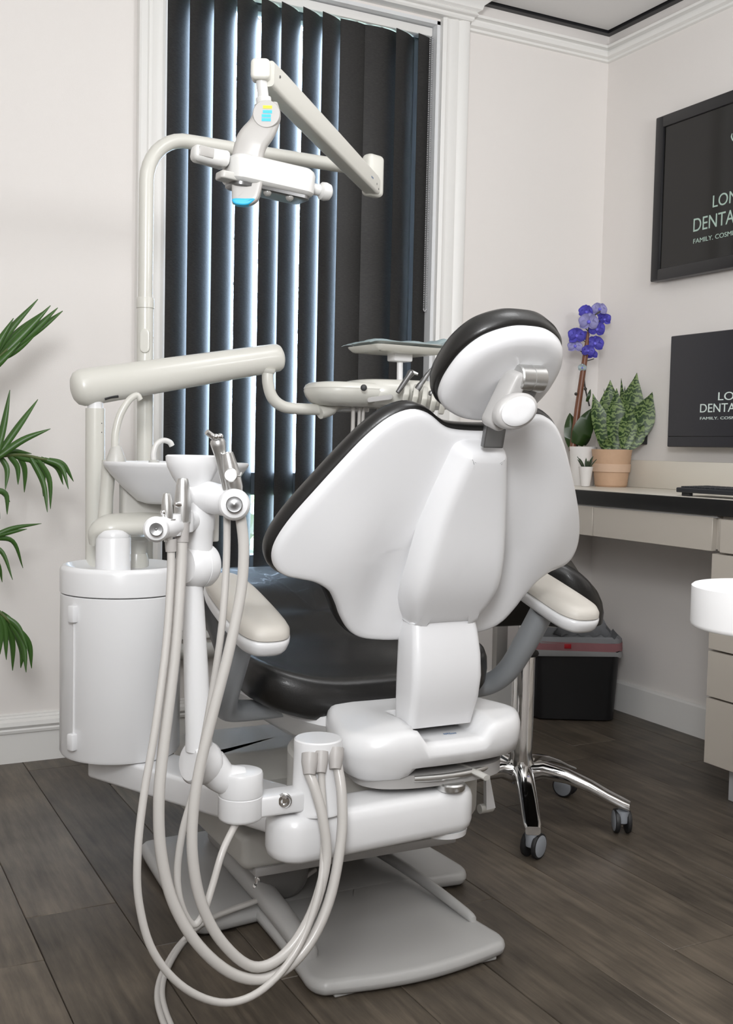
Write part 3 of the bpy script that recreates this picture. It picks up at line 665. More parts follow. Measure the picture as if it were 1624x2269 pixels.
hose(t, PY([(379, 1215, 1.488), (378, 1280, 1.485), (368, 1430, 1.475), (343, 1620, 1.46), (319, 1760, 1.45), (305, 1890, 1.44), (308, 2000, 1.435), (340, 2110, 1.43), (410, 2190, 1.43), (500, 2222, 1.435), (585, 2190, 1.44), (660, 2100, 1.455), (708, 1970, 1.47), (718, 1840, 1.495), (713, 1740, 1.51)])+[fits[1][0]], .0056)
# wide suction, left
p0, p1 = atY(404, 1185, 1.507), atY(405, 1060, 1.507)
t = thing('suction_handpiece', 'tapered steel suction handpiece left of the white dish', 'dental instrument', p0, 'large suction handpieces')
body_lathe('valve_body', p0, p1, [(0, 0), (.0092, 0), (.0095, .22), (.0112, .24), (.0122, .48), (.0118, .62), (.0095, .88), (.0080, .98), (.0068, 1), (.0055, .95), (0, .95)], STEEL, t)
bm = new(); lathe(bm, atY(391, 1118, 1.498), V((-1, -.3, 0)), [(.0045, -.006), (.0045, 0), (.003, .003), (0, .003)], 14); finish('valve_lever', bm, CHROME, t)
bm = new(); tube(bm, [atY(404, 1152, 1.507), atY(403, 1200, 1.507)], [.0102, .0100], 18); finish('swivel_collar', bm, HOSEC, t)
hose(t, PY([(403, 1190, 1.507), (400, 1280, 1.503), (386, 1460, 1.49), (363, 1650, 1.475), (352, 1770, 1.465), (357, 1890, 1.46), (384, 2000, 1.455), (440, 2095, 1.45), (520, 2160, 1.45), (600, 2165, 1.455), (675, 2105, 1.46), (728, 2000, 1.47), (756, 1860, 1.485), (757, 1760, 1.50)])+[fits[2][0]+V((.004, 0, -.01))], .0082)
# syringe, right
p0, p1 = atY(502, 1085, 1.492), atY(482, 978, 1.492)
t = thing('air_water_syringe', 'two-button steel air-water syringe leaning in the right holder', 'dental instrument', p0)
body_lathe('handle', p0, p1, [(0, -.25), (.0050, -.25), (.0052, .0), (.0058, .05), (.0068, .35), (.0082, .70), (.0105, .90), (.0112, .98), (.0095, 1.04), (0, 1.05)], STEEL, t)
bm = new(); tube(bm, [atY(487, 976, 1.490), atY(472, 968, 1.488), atY(458, 957, 1.486)], [.0055, .0046, .0042], 12); finish('nozzle', bm, STEEL, t)
for px, py in ((479, 968), (488, 967)):
    bm = new(); bmesh.ops.create_uvsphere(bm, u_segments=12, v_segments=8, radius=.0046, matrix=Matrix.Translation(atY(px, py, 1.480))); finish('button', bm, CHROME, t)
hose(t, PY([(502, 1110, 1.492), (503, 1150, 1.492), (501, 1260, 1.49), (490, 1400, 1.485), (466, 1560, 1.495), (432, 1740, 1.49), (405, 1840, 1.49), (393, 1930, 1.49), (400, 2000, 1.485), (425, 2048, 1.485), (448, 2030, 1.49), (470, 1965, 1.50), (492, 1890, 1.51), (515, 1840, 1.53)])+[jb+ZA*.374], .0054)
# wide suction, right
p0, p1 = atY(522, 1090, 1.478), atY(504, 1004, 1.478)
t = thing('suction_handpiece', 'flat-sided steel suction handpiece with round valve at right of dish', 'dental instrument', p0, 'large suction handpieces')
body_lathe('valve_body', p0, p1, [(0, -.02), (.0100, -.02), (.0118, .10), (.0122, .40), (.0112, .65), (.0088, .92), (.0080, 1.0), (.0066, 1.02), (.0055, .97), (0, .97)], STEEL, t)
bm = new(); c = atY(511, 1053, 1.466); lathe(bm, c, CAM-c, [(.0100, -.004), (.0100, 0), (.0085, .0016), (0, .0018)], 24); tube(bm, [c+V((.007, -.002, 0)), c+V((.013, -.002, -.001)), c+V((.016, 0, .004))], .0014, 8, 3); finish('valve_lever', bm, STEEL, t)
hose(t, PY([(528, 1120, 1.478), (535, 1160, 1.478), (540, 1220, 1.478), (534, 1310, 1.478), (508, 1440, 1.476), (472, 1580, 1.474), (443, 1700, 1.47), (428, 1800, 1.465), (427, 1900, 1.46), (446, 2000, 1.457), (490, 2085, 1.455), (560, 2142, 1.455), (630, 2115, 1.46), (690, 2025, 1.468), (722, 1910, 1.48), (716, 1820, 1.49), (697, 1745, 1.505)])+[fits[0][0]+V((-.003, 0, -.01))], .0080)

# ================================================================== CUSPIDOR UNIT
CC = V((.588, 2.245, 0)); CR = .124
cus = thing('cuspidor_unit', 'white cylindrical utility cabinet carrying a boat-shaped rinse bowl', 'dental cabinet', (CC.x, CC.y, .30))
def ell(r, n=64): return circ(r, n)
bm = new(); pad(bm, ell(CR), [(.012, .302), (.003, .304), (0, .310), (0, .636), (.002, .638)], CC, XA, YA, ZA); body = finish('cabinet_body', bm, WHITE, cus)
bm = new(); pad(bm, ell(CR+.001), [(.004, .6395), (0, .641), (0, .686), (.002, .692), (.007, .696), (.012, .696), (.018, .689), (.026, .682), (.05, .680)], CC, XA, YA, ZA); finish('cabinet_lid', bm, WHITE, cus)
for z in (.605, .345):
    p = CC+V((-.112, -.060, z)); bm = new(); obox(bm, p, V((.004, -.008, 0)), V((.008, .004, 0)), V((0, 0, .017)), .003); finish('hinge', bm, WHITE, cus)
p = CC+V((-.110, -.058, 0)); bm = new(); tube(bm, [p+ZA*.34, p+ZA*.61], .0028, 10); finish('hinge_rod', bm, WHITE, cus)
# bar under the cabinet, to the chair
f0, f1 = V((.520, 2.262, 0)), V((.755, 1.765, 0)); fd = (f1-f0).normalized(); fn = V((-fd.y, fd.x, 0)); 
if fn.x < 0: fn = -fn
L = (f1-f0).length
bm = new(); o = rrect(0, 0, L, .11, .012, 3); pad(bm, o, rounded(.245, .302, .008), f0, fd, fn, ZA, (L/2, .055)); finish('mounting_bar', bm, WHITE, cus)
bm = new(); obox(bm, f1+fn*.055+ZA*.272+fd*.001, fd*.002, fn*.04, ZA*.020, .0005); finish('bar_open_end', bm, DARK, cus)
# neck, elbow, bowl support
nk = atY(251, 1215, 2.215); nk.z = .69
bm = new(); lathe(bm, nk-ZA*.012, ZA, [(.040, 0), (.037, .004), (.0355, .010), (.0355, .075), (.034, .078)], 32); finish('neck', bm, WHITE, cus)
e0 = nk+ZA*.064
bm = new(); lathe(bm, e0+ZA*.002, ZA, [(.0345, 0), (.0345, .006), (.031, .014), (.022, .019), (.008, .022), (0, .022)], 32); finish('elbow_cap', bm, WHITE, cus)
bm = new(); pe = [V((nk.x-.038, nk.y+.02, e0.z-.014)), V((nk.x-.036, nk.y+.012, e0.z+.012)), V((nk.x-.012, nk.y+.004, e0.z+.026)), V((nk.x+.03, nk.y+.002, e0.z+.028)), atY(345, 1160, nk.y+.002), atY(470, 1168, nk.y+.002)]
tube(bm, pe, [.007, .012, .018, .020, .020, .020], 16, 5, 1.7); finish('elbow_arm', bm, CREAM, cus)
bc = atY(393, 1028, 2.21)
bm = new(); tube(bm, [atY(232, 1160, 2.26), atY(236, 1100, 2.26), atY(242, 1020, 2.26)], [.016, .014, .015], 16); finish('spout_column', bm, CREAM, cus)
bm = new(); obox(bm, atY(345, 1105, 2.25), V((.075, 0, 0)), V((0, .02, 0)), V((0, 0, .055)), .008, 3); finish('bowl_support', bm, GREYP, cus)
# bowl: wide shallow boat
BR = .152
bm = new(); rings = []
def bring(sx, sy, z, dx=0): return [bm.verts.new(bc+V((dx+sx*math.cos(2*PI*k/56), sy*math.sin(2*PI*k/56), z))) for k in range(56)]
for sx, sy, z, dx in ((.03, .03, -.083, .01), (.075, .05, -.083, .01), (.092, .06, -.077, .008), (.118, .08, -.050, .004), (.140, .095, -.022, 0), (.152, .105, -.006, 0), (.155, .107, .000, 0), (.153, .106, .004, 0), (.147, .101, .003, 0), (.130, .088, -.018, 0), (.10, .07, -.050, .004), (.06, .045, -.07, .01), (.01, .01, -.074, .012)):
    rings.append(bring(sx, sy, z, dx))
skin(bm, rings); finish('rinse_bowl', bm, WHITE, cus, sharp=60)
bm = new(); lathe(bm, atY(257, 1022, 2.23), ZA, [(0, -.012), (.020, -.012), (.020, .004), (.017, .012), (.012, .026), (.0085, .032), (0, .032)], 24); finish('spout_base', bm, GREYP, cus)
bm = new(); tube(bm, PY([(255, 995, 2.23), (256, 960, 2.23), (266, 920, 2.23), (285, 888, 2.23), (303, 876, 2.23), (311, 886, 2.23)]), [.0085, .0082, .0078, .0072, .0065, .006], 16, 6); finish('cup_filler', bm, CREAM, cus)
bm = new(); tube(bm, PY([(341, 1028, 2.2), (340, 1005, 2.2), (347, 985, 2.2), (362, 976, 2.2), (376, 980, 2.2), (381, 988, 2.2)]), .0058, 14, 6); finish('rinse_spout', bm, mat('spout_grey', (.66, .65, .63), .3, bump=.01), cus)
bm = new(); lathe(bm, atY(341, 1024, 2.2), ZA, [(0, -.008), (.011, -.008), (.011, .003), (.007, .005), (0, .005)], 20); finish('spout_collar', bm, GREYP, cus)
bm = new(); lathe(bm, atY(303, 1200, 2.32), ZA, [(.02, -.03), (.022, .0), (.026, .004), (.024, .012), (.014, .017), (0, .018)], 22); finish('water_bottle_cap', bm, CREAM, cus)
bm = new(); lathe(bm, atY(303, 1200, 2.32)-ZA*.07, ZA, [(0, 0), (.026, 0), (.026, .03), (.022, .045), (0, .045)], 22); finish('water_bottle', bm, CREAM, cus)

# ================================================================== DENTAL LIGHT
lt = thing('dental_light', 'cream pole-mounted dental operating light with bent arm above the chair', 'dental lamp', (.70, 2.43, .30))
LY = 2.43
b_ = atY(325, 1240, LY); b_.z = .30
knee = [b_, atY(321, 1000, LY), atY(322, 664, LY)]
bm = new(); tube(bm, knee, [.0185, .0185, .0185], 22); finish('lower_pole', bm, CREAM, lt)
bm = new(); p = atY(322, 664, LY); lathe(bm, p-ZA*.02, ZA, [(.0186, 0), (.0200, .001), (.0200, .020), (.0188, .024), (.016, .024)], 24); finish('pole_collar', bm, CREAM, lt)
bm = new(); o = rrect(-.011, -.027, .011, .027, .0108, 6); pad(bm, o, rounded(-.003, .004, .002), atY(324, 757, LY)+V((-.008, -.0172, 0)), V((.89, -.46, 0)), ZA, V((-.46, -.89, 0))); finish('pole_hatch', bm, CREAM, lt)
t0 = atY(322, 664, LY); zt = atY(440, 309, LY).z
bm = new(); c_ = .11; xk = t0.x
pts = [t0, V((xk, LY, zt-c_-.08))]+[V((xk+c_*(1-math.cos(math.radians(a))), LY+.03*(1-math.cos(math.radians(a))), zt-c_+c_*math.sin(math.radians(a)))) for a in range(0, 91, 10)]
endp = atY(800, 358, LY+.05); endp.z = zt+.004
pts += [endp]
tube(bm, pts, .0165, 20); finish('bent_arm', bm, CREAM, lt)
br = atY(826, 390, LY+.05)
bm = new(); obox(bm, br, V((.026, .008, 0)), V((-.006, .017, 0)), V((0, 0, .052)), .013, 5); finish('arm_bracket', bm, CREAM, lt)
# parallelogram arm up and towards the camera
a0, a1 = atY(822, 408, LY+.03), atY(588, 164, 1.95)
d = (a1-a0); L = d.length; dn = d.normalized(); sd = dn.cross(ZA).normalized(); up = sd.cross(dn)
bm = new(); rings = []
for tt, hw, hh in ((-.06, .014, .012), (-.03, .018, .020), (.0, .019, .023), (.5, .019, .025), (.9, .018, .026), (1., .018, .024)):
    o = rrect(-hw, -hh, hw, hh, .007, 4); rings.append([bm.verts.new(a0+d*tt+sd*u+up*v) for u, v in o])
skin(bm, rings); finish('spring_arm', bm, CREAM, lt, sharp=50)
bm = new(); obox(bm, a0+sd*-.0+up*-.0172+dn*.03, dn*.03, sd*.010, up*.004, .002); finish('arm_slot', bm, GREYP, lt)
hk = atY(577, 158, 1.95)
bm = new(); o = rrect(-.017, -.019, .019, .020, .009, 5); pad(bm, o, rounded(-.017, .017, .006), hk, V((.89, -.46, 0)), ZA, V((-.46, -.89, 0))); finish('arm_head', bm, CREAM, lt)
nf = sd if sd.dot(CAM-a0) > 0 else -sd; uf = -dn; wf = nf.cross(uf)
text_part('print', 'stern', INK, lt, a0+dn*.062+nf*.0192-wf*.002, uf, wf, nf, .008)
for k, (u, v) in enumerate(((.012, -.004), (-.004, -.012), (L-.028, .004))):
    bm = new(); c = a0+dn*u+wf*v+nf*.0185; lathe(bm, c, nf, [(0, 0), (.0026, 0), (.0026, .0010), (0, .0012)], 12); finish('arm_screw', bm, DSTEEL, lt)
n0, n1, n2 = atY(580, 185, 1.95), atY(586, 210, 1.95), atY(586, 240, 1.95)
bm = new(); lathe(bm, n2, n0-n2, [(0, 0), (.0145, 0), (.0145, .018), (.0138, .0195), (.0105, .020), (.0105, .05), (0, .05)], 24); finish('yoke_stem', bm, LAMPW, lt)
# curved yoke
YG = mat('yoke_grey', (.40, .385, .365), .35, bump=.02)
rt = V((.888, -.46, 0)); ct = V((-.46, -.888, 0))
spine = [(590, 232, 1.945, .022), (591, 258, 1.935, .026), (580, 285, 1.935, .027), (558, 315, 1.94, .029), (549, 350, 1.945, .029), (548, 395, 1.945, .027)]
P = [atY(a, b, c) for a, b, c, r in spine]; rs = [r for *_, r in spine]
bm = new(); Q = spline(P, 5); rings = []
for i, p in enumerate(Q):
    t_ = i/(len(Q)-1)*(len(P)-1); a = min(int(t_), len(P)-2); r = rs[a]+(rs[a+1]-rs[a])*(t_-a)
    dd = (Q[min(i+1, len(Q)-1)]-Q[max(i-1, 0)]).normalized(); sx_ = ct.cross(dd).normalized(); 
    o = rrect(-r, -.014, r, .014, .010, 4); rings.append([bm.verts.new(p+sx_*u+ct*v) for u, v in o])
skin(bm, rings); finish('yoke', bm, YG, lt, sharp=50)
sp = atY(592, 258, 1.932)+ct*.015
bm = new(); lathe(bm, sp-ct*.004, ct, [(.0255, -.010), (.0262, .002), (.0245, .006), (0, .006)], 30); yc = finish('yoke_cap', bm, YG, lt)
for dz, hh, m_ in ((.012, .0028, YEL), (.0035, .0028, BLUE), (-.004, .0028, BLUE), (-.011, .0028, BLUE)):
    bm = new(); obox(bm, sp+ct*.0022+ZA*dz+rt*(.002 if dz > 0 else 0), rt*.0085, ct*.0004, ZA*hh); finish('sticker', bm, m_, yc)
# lamp head
lc = atY(597, 392, 1.93); hx = (atY(690, 415, 1.93)-atY(500, 372, 1.93)).normalized(); hz = hx.cross(ct).normalized()
if hz.z < 0: hz = -hz
hy = hz.cross(hx)
half = rrect(-.086, -.042, .084, .042, .026, 6)
bm = new(); pad(bm, half, [(.01, -.027), (.004, -.025), (.0, -.020), (0, .012), (.003, .019), (.010, .024), (.03, .026)], lc, hx, hy, hz); head = finish('lamp_head', bm, LAMPW, lt)
bm = new(); pad(bm, inset(half, .008), [(.004, -.034), (0, -.032), (0, -.025)], lc, hx, hy, hz); finish('lens_plate', bm, DSTEEL, lt)
for u in (-.01, .035):
    bm = new(); bmesh.ops.create_uvsphere(bm, u_segments=14, v_segments=8, radius=.008, matrix=Matrix.Translation(lc+hx*u-hz*.034-hy*.024)); finish('lamp_lens', bm, CLEAR, lt)
bm = new(); o = closed_spline([(-.155, -.008), (-.150, .012), (-.12, .018), (-.088, .022), (-.088, -.022), (-.12, -.019), (-.148, -.020)], 4); pad(bm, o, rounded(-.016, .014, .010), lc-hy*.0+hz*.012, hx, hy, hz, (-.11, 0)); hnd = finish('left_handle', bm, LAMPW, lt)
bm = new(); obox(bm, lc+hx*-.132+hz*.014-hy*.0185, hx*.014, hy*.003, hz*.009, .002); finish('sensor_window', bm, YG, hnd)
bm = new(); o = rrect(-.022, -.02, .022, .02, .008, 4); pad(bm, o, rounded(-.007, .007, .003), lc+hx*-.082-hz*.020-hy*.012, hx, hy, hz); finish('handle_underside', bm, GREYP, lt)
bm = new(); tube(bm, [lc+hx*.075+hz*-.004, lc+hx*.108+hz*-.004], .011, 16); lathe(bm, lc+hx*.104-hz*.004, hx, [(0, 0), (.012, 0), (.0165, .004), (.0175, .012), (.015, .021), (.009, .025), (0, .026)], 22); finish('right_handle', bm, LAMPW, lt)
sf = atY(548, 420, 1.91)
bm = new(); o = closed_spline([(-.024, .03), (.024, .03), (.024, -.012), (.014, -.026), (0, -.030), (-.02, -.028), (-.026, -.02)], 4); pad(bm, o, rounded(-.010, .010, .004), sf, rt, V((.08, 0, 1)), ct, (0, 0)); finish('switch_paddle', bm, YG, lt)
bm = new(); o = closed_spline([(-.024, -.019), (0, -.018), (.017, -.018), (.011, -.026), (0, -.0308), (-.02, -.0288)], 4); pad(bm, o, rounded(-.0112, .0112, .003), sf, rt, V((.08, 0, 1)), ct, (0, -.024)); finish('paddle_edge', bm, BLUE, lt)

# ================================================================== DELIVERY UNIT
DY = 2.35
dl = thing('delivery_unit', 'cream swing-arm instrument delivery head behind the chair backrest', 'dental delivery unit', (.555, DY, .68))
pb = atY(211, 1228, DY); pb.z = .66
bm = new(); p1 = atY(211, 905, DY); tube(bm, [pb, p1], .0205, 24); finish('post', bm, CREAM, dl)
bm = new(); p2 = atY(211, 870, DY); tube(bm, [p1-ZA*.004, p2], .0165, 22); finish('post_inner', bm, WHITE, dl)
for py in (938, 958):
    bm = new(); c = atY(224, py, DY-.016); bmesh.ops.create_uvsphere(bm, u_segments=10, v_segments=6, radius=.0026, matrix=Matrix.Translation(c)); finish('set_screw', bm, DARK, dl)
g0, g1 = atY(196, 857, DY), atY(604, 794, DY+.02)
d = g1-g0; dn = d.normalized(); sd = dn.cross(ZA).normalized(); up = sd.cross(dn); bm = new(); rings = []; L = d.length
for tt, s in ((-.085, .02), (-.083, .35), (-.076, .62), (-.06, .86), (-.035, .98), (0, 1), (1.0, .82), (1.03, .80), (1.045, .70), (1.055, .5), (1.06, .02)):
    rings.append([bm.verts.new(g0+d*tt+sd*.034*s*math.cos(2*PI*k/32)+up*.040*s*math.sin(2*PI*k/32)) for k in range(32)])
skin(bm, rings); finish('swing_arm', bm, CREAM, dl, sharp=50)
bm = new(); tube(bm, PY([(232, 884, DY-.02), (245, 880, DY-.02), (262, 878, DY-.02)]), .003, 8, 4); finish('arm_cable', bm, DARK, dl)
bm = new(); tube(bm, PY([(593, 818, 2.36), (594, 850, 2.36), (603, 880, 2.36), (622, 898, 2.36), (650, 905, 2.36), (720, 908, 2.36)]), .0135, 20, 8); finish('down_tube', bm, CREAM, dl)
bm = new(); lathe(bm, atY(594, 824, 2.36), ZA, [(.013, -.005), (.017, 0), (.018, .006), (0, .006)], 20); finish('tube_collar', bm, CREAM, dl)
bm = new(); tube(bm, PY([(708, 914, 2.35), (730, 908, 2.35), (748, 897, 2.35), (790, 893, 2.35)]), [.016, .015, .011, .010], 14, 5, 1.2); finish('head_bracket', bm, CREAM, dl)
# round dial under the head
dcen = atY(770, 905, 2.40)
bm = new(); ridge = [((.052+.0009*(k % 2))*math.cos(2*PI*k/80), (.052+.0009*(k % 2))*math.sin(2*PI*k/80)) for k in range(80)]
pad(bm, ridge, rounded(-.008, .008, .003), dcen, XA, YA, ZA); finish('rotation_dial', bm, WHITE, dl)
# head body
hl, hr = atY(690, 862, 2.34), atY(960, 870, 2.34); hcz = 1.082
hcen = V((hl.x+.11, 2.34, hcz))
half_pts = closed_spline([(-.115, 0), (-.108, .05), (-.07, .085), (.03, .09), (.20, .085), (.27, .05), (.275, -.02), (.24, -.085), (.12, -.095), (.02, -.09), (-.07, -.075), (-.108, -.04)], 4)
bm = new(); pad(bm, half_pts, [(.05, -.036), (.03, -.034), (.014, -.026), (.004, -.012), (0, .0), (.001, .003), (.0, .006), (.004, .014), (.012, .019), (.03, .021)], hcen, XA, YA, ZA, (.06, 0)); hb_ = finish('head_body', bm, CREAM, dl)
bm = new(); pad(bm, closed_spline([(0, .08), (.10, .085), (.22, .07), (.26, 0), (.23, -.09), (.14, -.115), (.06, -.105), (.0, -.07), (-.02, 0)], 4), [(.03, -.034), (.012, -.030), (.003, -.018), (0, .004), (.004, .016), (.014, .026), (.03, .030)], hcen, XA, YA, ZA, (.12, 0)); finish('control_module', bm, CREAM, dl)
bm = new(); lathe(bm, atY(806, 859, 2.235), V((-.46, -.89, 0)), [(.0075, -.004), (.0075, .001), (.006, .0018), (0, .0018)], 20); finish('control_port', bm, DARK, dl)
bm = new(); o = rrect(-.030, -.006, .030, .006, .0055, 4); pad(bm, o, rounded(-.002, .002, .001), atY(842, 883, 2.23), V((.87, -.46, .15)).normalized(), ZA, V((-.46, -.89, 0))); finish('lower_recess', bm, GREYB, dl)
for k in range(5):
    px = 900+k*20; py = 872+k*5
    p = atY(px, py, 2.20-.014*k); bm = new()
    obox(bm, p, V((.0105, .005, 0)), V((-.022, -.036, -.016)), V((0, -.005, .014)), .005, 3); finish('instrument_holder', bm, CREAM, dl)
tp0, tp1 = atY(886, 850, 2.36), atY(886, 795, 2.36)
bm = new(); tube(bm, [tp0-ZA*.03, tp1], .0075, 16); finish('tray_post', bm, WHITE, dl)
bm = new(); obox(bm, atY(886, 790, 2.36), V((.026, 0, 0)), V((0, .02, 0)), V((0, 0, .013)), .004); finish('tray_clamp', bm, WHITE, dl)
tc_ = atY(880, 774, 2.36)
bm = new(); o = rrect(-.105, -.075, .105, .075, .018, 5); pad(bm, o, [(.02, -.012), (.012, -.010), (.002, -.002), (0, .002), (.003, .003), (.010, -.002), (.02, -.003)], tc_, V((.995, .08, 0)), V((-.08, .995, 0)), ZA); finish('tray_holder', bm, CREAM, dl)
# tray with barrier film on top
tr = thing('instrument_tray', 'metal instrument tray wrapped in pale blue film above the delivery head', 'tray', tc_+ZA*.004)
bm = new(); o = rrect(-.098, -.068, .098, .068, .016, 5); pad(bm, o, [(.016, .004), (.004, .005), (0, .010), (0, .012), (.003, .012), (.010, .008), (.02, .008)], tc_, V((.995, .08, 0)), V((-.08, .995, 0)), ZA); finish('metal_tray', bm, STEEL, tr)
bm = new(); N_ = 20; g = []
for i in range(N_+1):
    row = []
    for j in range(N_+1):
        u, v = -.115+.25*i/N_, -.08+.16*j/N_; e = max(abs(u)-.098, 0)+max(abs(v)-.068, 0)
        z = .0145+.0025*math.sin(u*70+v*40)*math.cos(v*60)-.35*e+(.012*max(0, (u-.07)/.03) if u < .105 else .012-.3*(u-.105)); z = z
        row.append(bm.verts.new(tc_+V((u, v, z))))
    g.append(row)
for i in range(N_):
    for j in range(N_): bm.faces.new((g[i][j], g[i+1][j], g[i+1][j+1], g[i][j+1]))
bmesh.ops.solidify(bm, geom=bm.faces[:], thickness=.0006); finish('barrier_film', bm, FILM, tr)
# hand pieces on the delivery head with hanging hoses
def drop(pts, r, t): return hose(t, PY(pts), r)
p0, p1 = atY(886, 862, 2.20), atY(912, 824, 2.20)
t = thing('triple_syringe', 'steel triple syringe nearest the tray post on the delivery head', 'dental instrument', p0)
body_lathe('handle', p0, p1, [(0, -.2), (.005, -.2), (.0058, .1), (.0068, .7), (.0088, .95), (.006, 1.04), (0, 1.05)], DSTEEL, t)
bm = new(); tube(bm, [p1, atY(918, 826, 2.195), atY(926, 829, 2.19)], [.005, .004, .003], 10); finish('nozzle', bm, STEEL, t)
drop([(866, 893, 2.25), (858, 930, 2.25), (846, 1000, 2.26), (835, 1080, 2.27), (850, 1150, 2.30)], .0048, t)
p0, p1 = atY(922, 866, 2.19), atY(957, 815, 2.19)
t = thing('turbine_handpiece', 'long slim steel turbine handpiece pointing up beside the headrest', 'dental instrument', p0)
body_lathe('handle', p0, p1, [(0, -.1), (.006, -.1), (.0072, .0), (.0072, .25), (.0058, .30), (.0062, .40), (.0050, .75), (.0035, .78), (.0032, .92), (.0022, .94), (.0015, 1.12), (0, 1.13)], DSTEEL, t)
drop([(893, 895, 2.22), (880, 930, 2.22), (872, 1000, 2.24), (868, 1080, 2.27), (860, 1150, 2.30)], .0045, t)
p0, p1 = atY(955, 872, 2.16), atY(962, 852, 2.16)
t = thing('polisher_handpiece', 'short dark handpiece tip half hidden behind the headrest', 'dental instrument', p0)
body_lathe('handle', p0, p1, [(0, -.2), (.005, -.2), (.007, 0), (.006, .2), (.0028, .3), (.0022, 1), (0, 1)], DSTEEL, t)
drop([(925, 893, 2.19), (920, 930, 2.20), (914, 1000, 2.22), (905, 1080, 2.25), (890, 1150, 2.28)], .0045, t)
for k, (a, b, c, e) in enumerate(((783, 895, 778, 1010), (797, 893, 790, 1010), (806, 893, 797, 1000), (838, 893, 833, 1000))):
    bm = new(); tube(bm, PY([(a, b, 2.33), ((a+c)/2+1, (b+e)/2, 2.33), (c, e, 2.33), (c+4, e+130, 2.36)]), .0042 if k else .005, 10, 6); finish('supply_hose', bm, HOSE, dl)

# ================================================================== FLOOR CORD
bm = new()
for dx in (0, .011):
    pts = [atZ(690, 1932, .060), atZ(640, 1965, .058), atZ(570, 1996, .050), atZ(500, 2022, .045), atZ(450, 2046, .042), atZ(400, 2090, .012), atZ(362, 2150, .008), atZ(348, 2200, .008), atZ(356, 2250, .008), atZ(385, 2320, .008)]
    tube(bm, [p+V((dx, dx*.6, 0)) for p in pts], .0052, 10, 6)
tag(finish('supply_cord', bm, HOSE), 'paired grey supply cords curving over the floor under the hoses', 'cord')

# ================================================================== SADDLE STOOL
SC = V((1.628, 2.252, 0))
st = thing('saddle_stool', 'black saddle stool on chrome five-leg base beside the dental chair', 'stool', SC)
bm = new(); lathe(bm, SC+ZA*.10, ZA, [(.020, 0), (.034, .003), (.034, .05), (.0285, .075), (.0285, .33), (.027, .334), (.018, .334)], 30); finish('gas_sleeve', bm, CHROME, st)
bm = new(); lathe(bm, SC+ZA*.434, ZA, [(.018, -.004), (.036, -.004), (.038, .002), (.036, .007), (.018, .008)], 28); finish('sleeve_ring', bm, DARK, st)
bm = new(); tube(bm, [SC+ZA*.43, SC+ZA*.61], .0165, 22); finish('gas_piston', bm, CHROME, st)
bm = new(); box(bm, (SC.x-.07, SC.y-.05, .575), (SC.x+.05, SC.y+.05, .60), .006); finish('tilt_plate', bm, DARK, st)
bm = new(); tube(bm, [SC+V((-.03, -.03, .585)), SC+V((-.075, -.06, .582)), SC+V((-.10, -.075, .578))], [.006, .007, .008], 10); finish('height_lever', bm, DARK, st)
# saddle: flanks bent down
bm = new(); so = closed_spline(mirror([(0, .17), (.09, .18), (.155, .15), (.186, .05), (.186, -.06), (.155, -.15), (.09, -.17), (0, -.14)]), 4)
def sad(u, v): return -2.15*max(0, abs(u)-.05)**1.5 + .25*max(0, v)**2*6 + .012*math.exp(-(u/.05)**2)*0
sv = V((.46, .888, 0)); su = V((.888, -.46, 0))
def sadw(u, v, w):
    b = min(1, max(0, (-w-.034)/.022)); return (w+sad(u, v))*(1-b)+(-.165+(w+.075)*.5)*b
pad(bm, so, [(.03, -.075), (.012, -.070), (.002, -.060), (0, -.032), (.004, -.014), (.014, -.003), (.03, 0)], SC+ZA*.690, su, sv, ZA, (0, 0), None, (.85, .7, .55, .4, .25, .1), sadw); finish('saddle_seat', bm, LEATH, st, sharp=70)
first = None
for k, ang in enumerate((-119, -46, 24, 98, 170)):
    a = math.radians(ang); d = V((math.cos(a), math.sin(a), 0)); sdv = V((-d.y, d.x, 0))
    bm = new(); rings = []
    for r, z, hw, hh in ((.02, .125, .026, .026), (.06, .138, .025, .021), (.12, .130, .023, .017), (.18, .110, .022, .014), (.225, .090, .0215, .012), (.262, .076, .021, .011), (.277, .071, .018, .010)):
        o = rrect(-hw, -hh, hw, hh, min(hw, hh)*.8, 4); rings.append([bm.verts.new(SC+d*r+sdv*u+ZA*(z+v)) for u, v in o])
    skin(bm, rings); leg = finish('leg', bm, CHROME, st, sharp=50)
    c = SC+d*.260
    bm = new(); lathe(bm, c+ZA*.030, ZA, [(.006, -.006), (.015, 0), (.0165, .008), (.0165, .030), (.0, .031)], 20)
    finish('caster_fork', bm, CASTG, leg)
    wa = a+random.uniform(-.5, .5) if k not in (0, 1) else (math.radians(-66) if k == 0 else math.radians(-27))
    wd = V((math.cos(wa), math.sin(wa), 0)); wc = c+V((-wd.y, wd.x, 0))*.008; wc.z = .0305
    for s in (-1, 1):
        bm = new(); lathe(bm, wc+wd*s*.0085, wd*s, [(0, 0), (.027, 0), (.0302, .002), (.0305, .006), (.0292, .0105), (.026, .0118), (.0258, .0105), (0, .0105)], 28); finish('wheel', bm, DARK, leg)
        bm = new(); lathe(bm, wc+wd*s*.0190, wd*s, [(.0255, 0), (.0255, .0012), (.023, .0022), (0, .0024)], 26); finish('wheel_cap', bm, CASTG, leg)

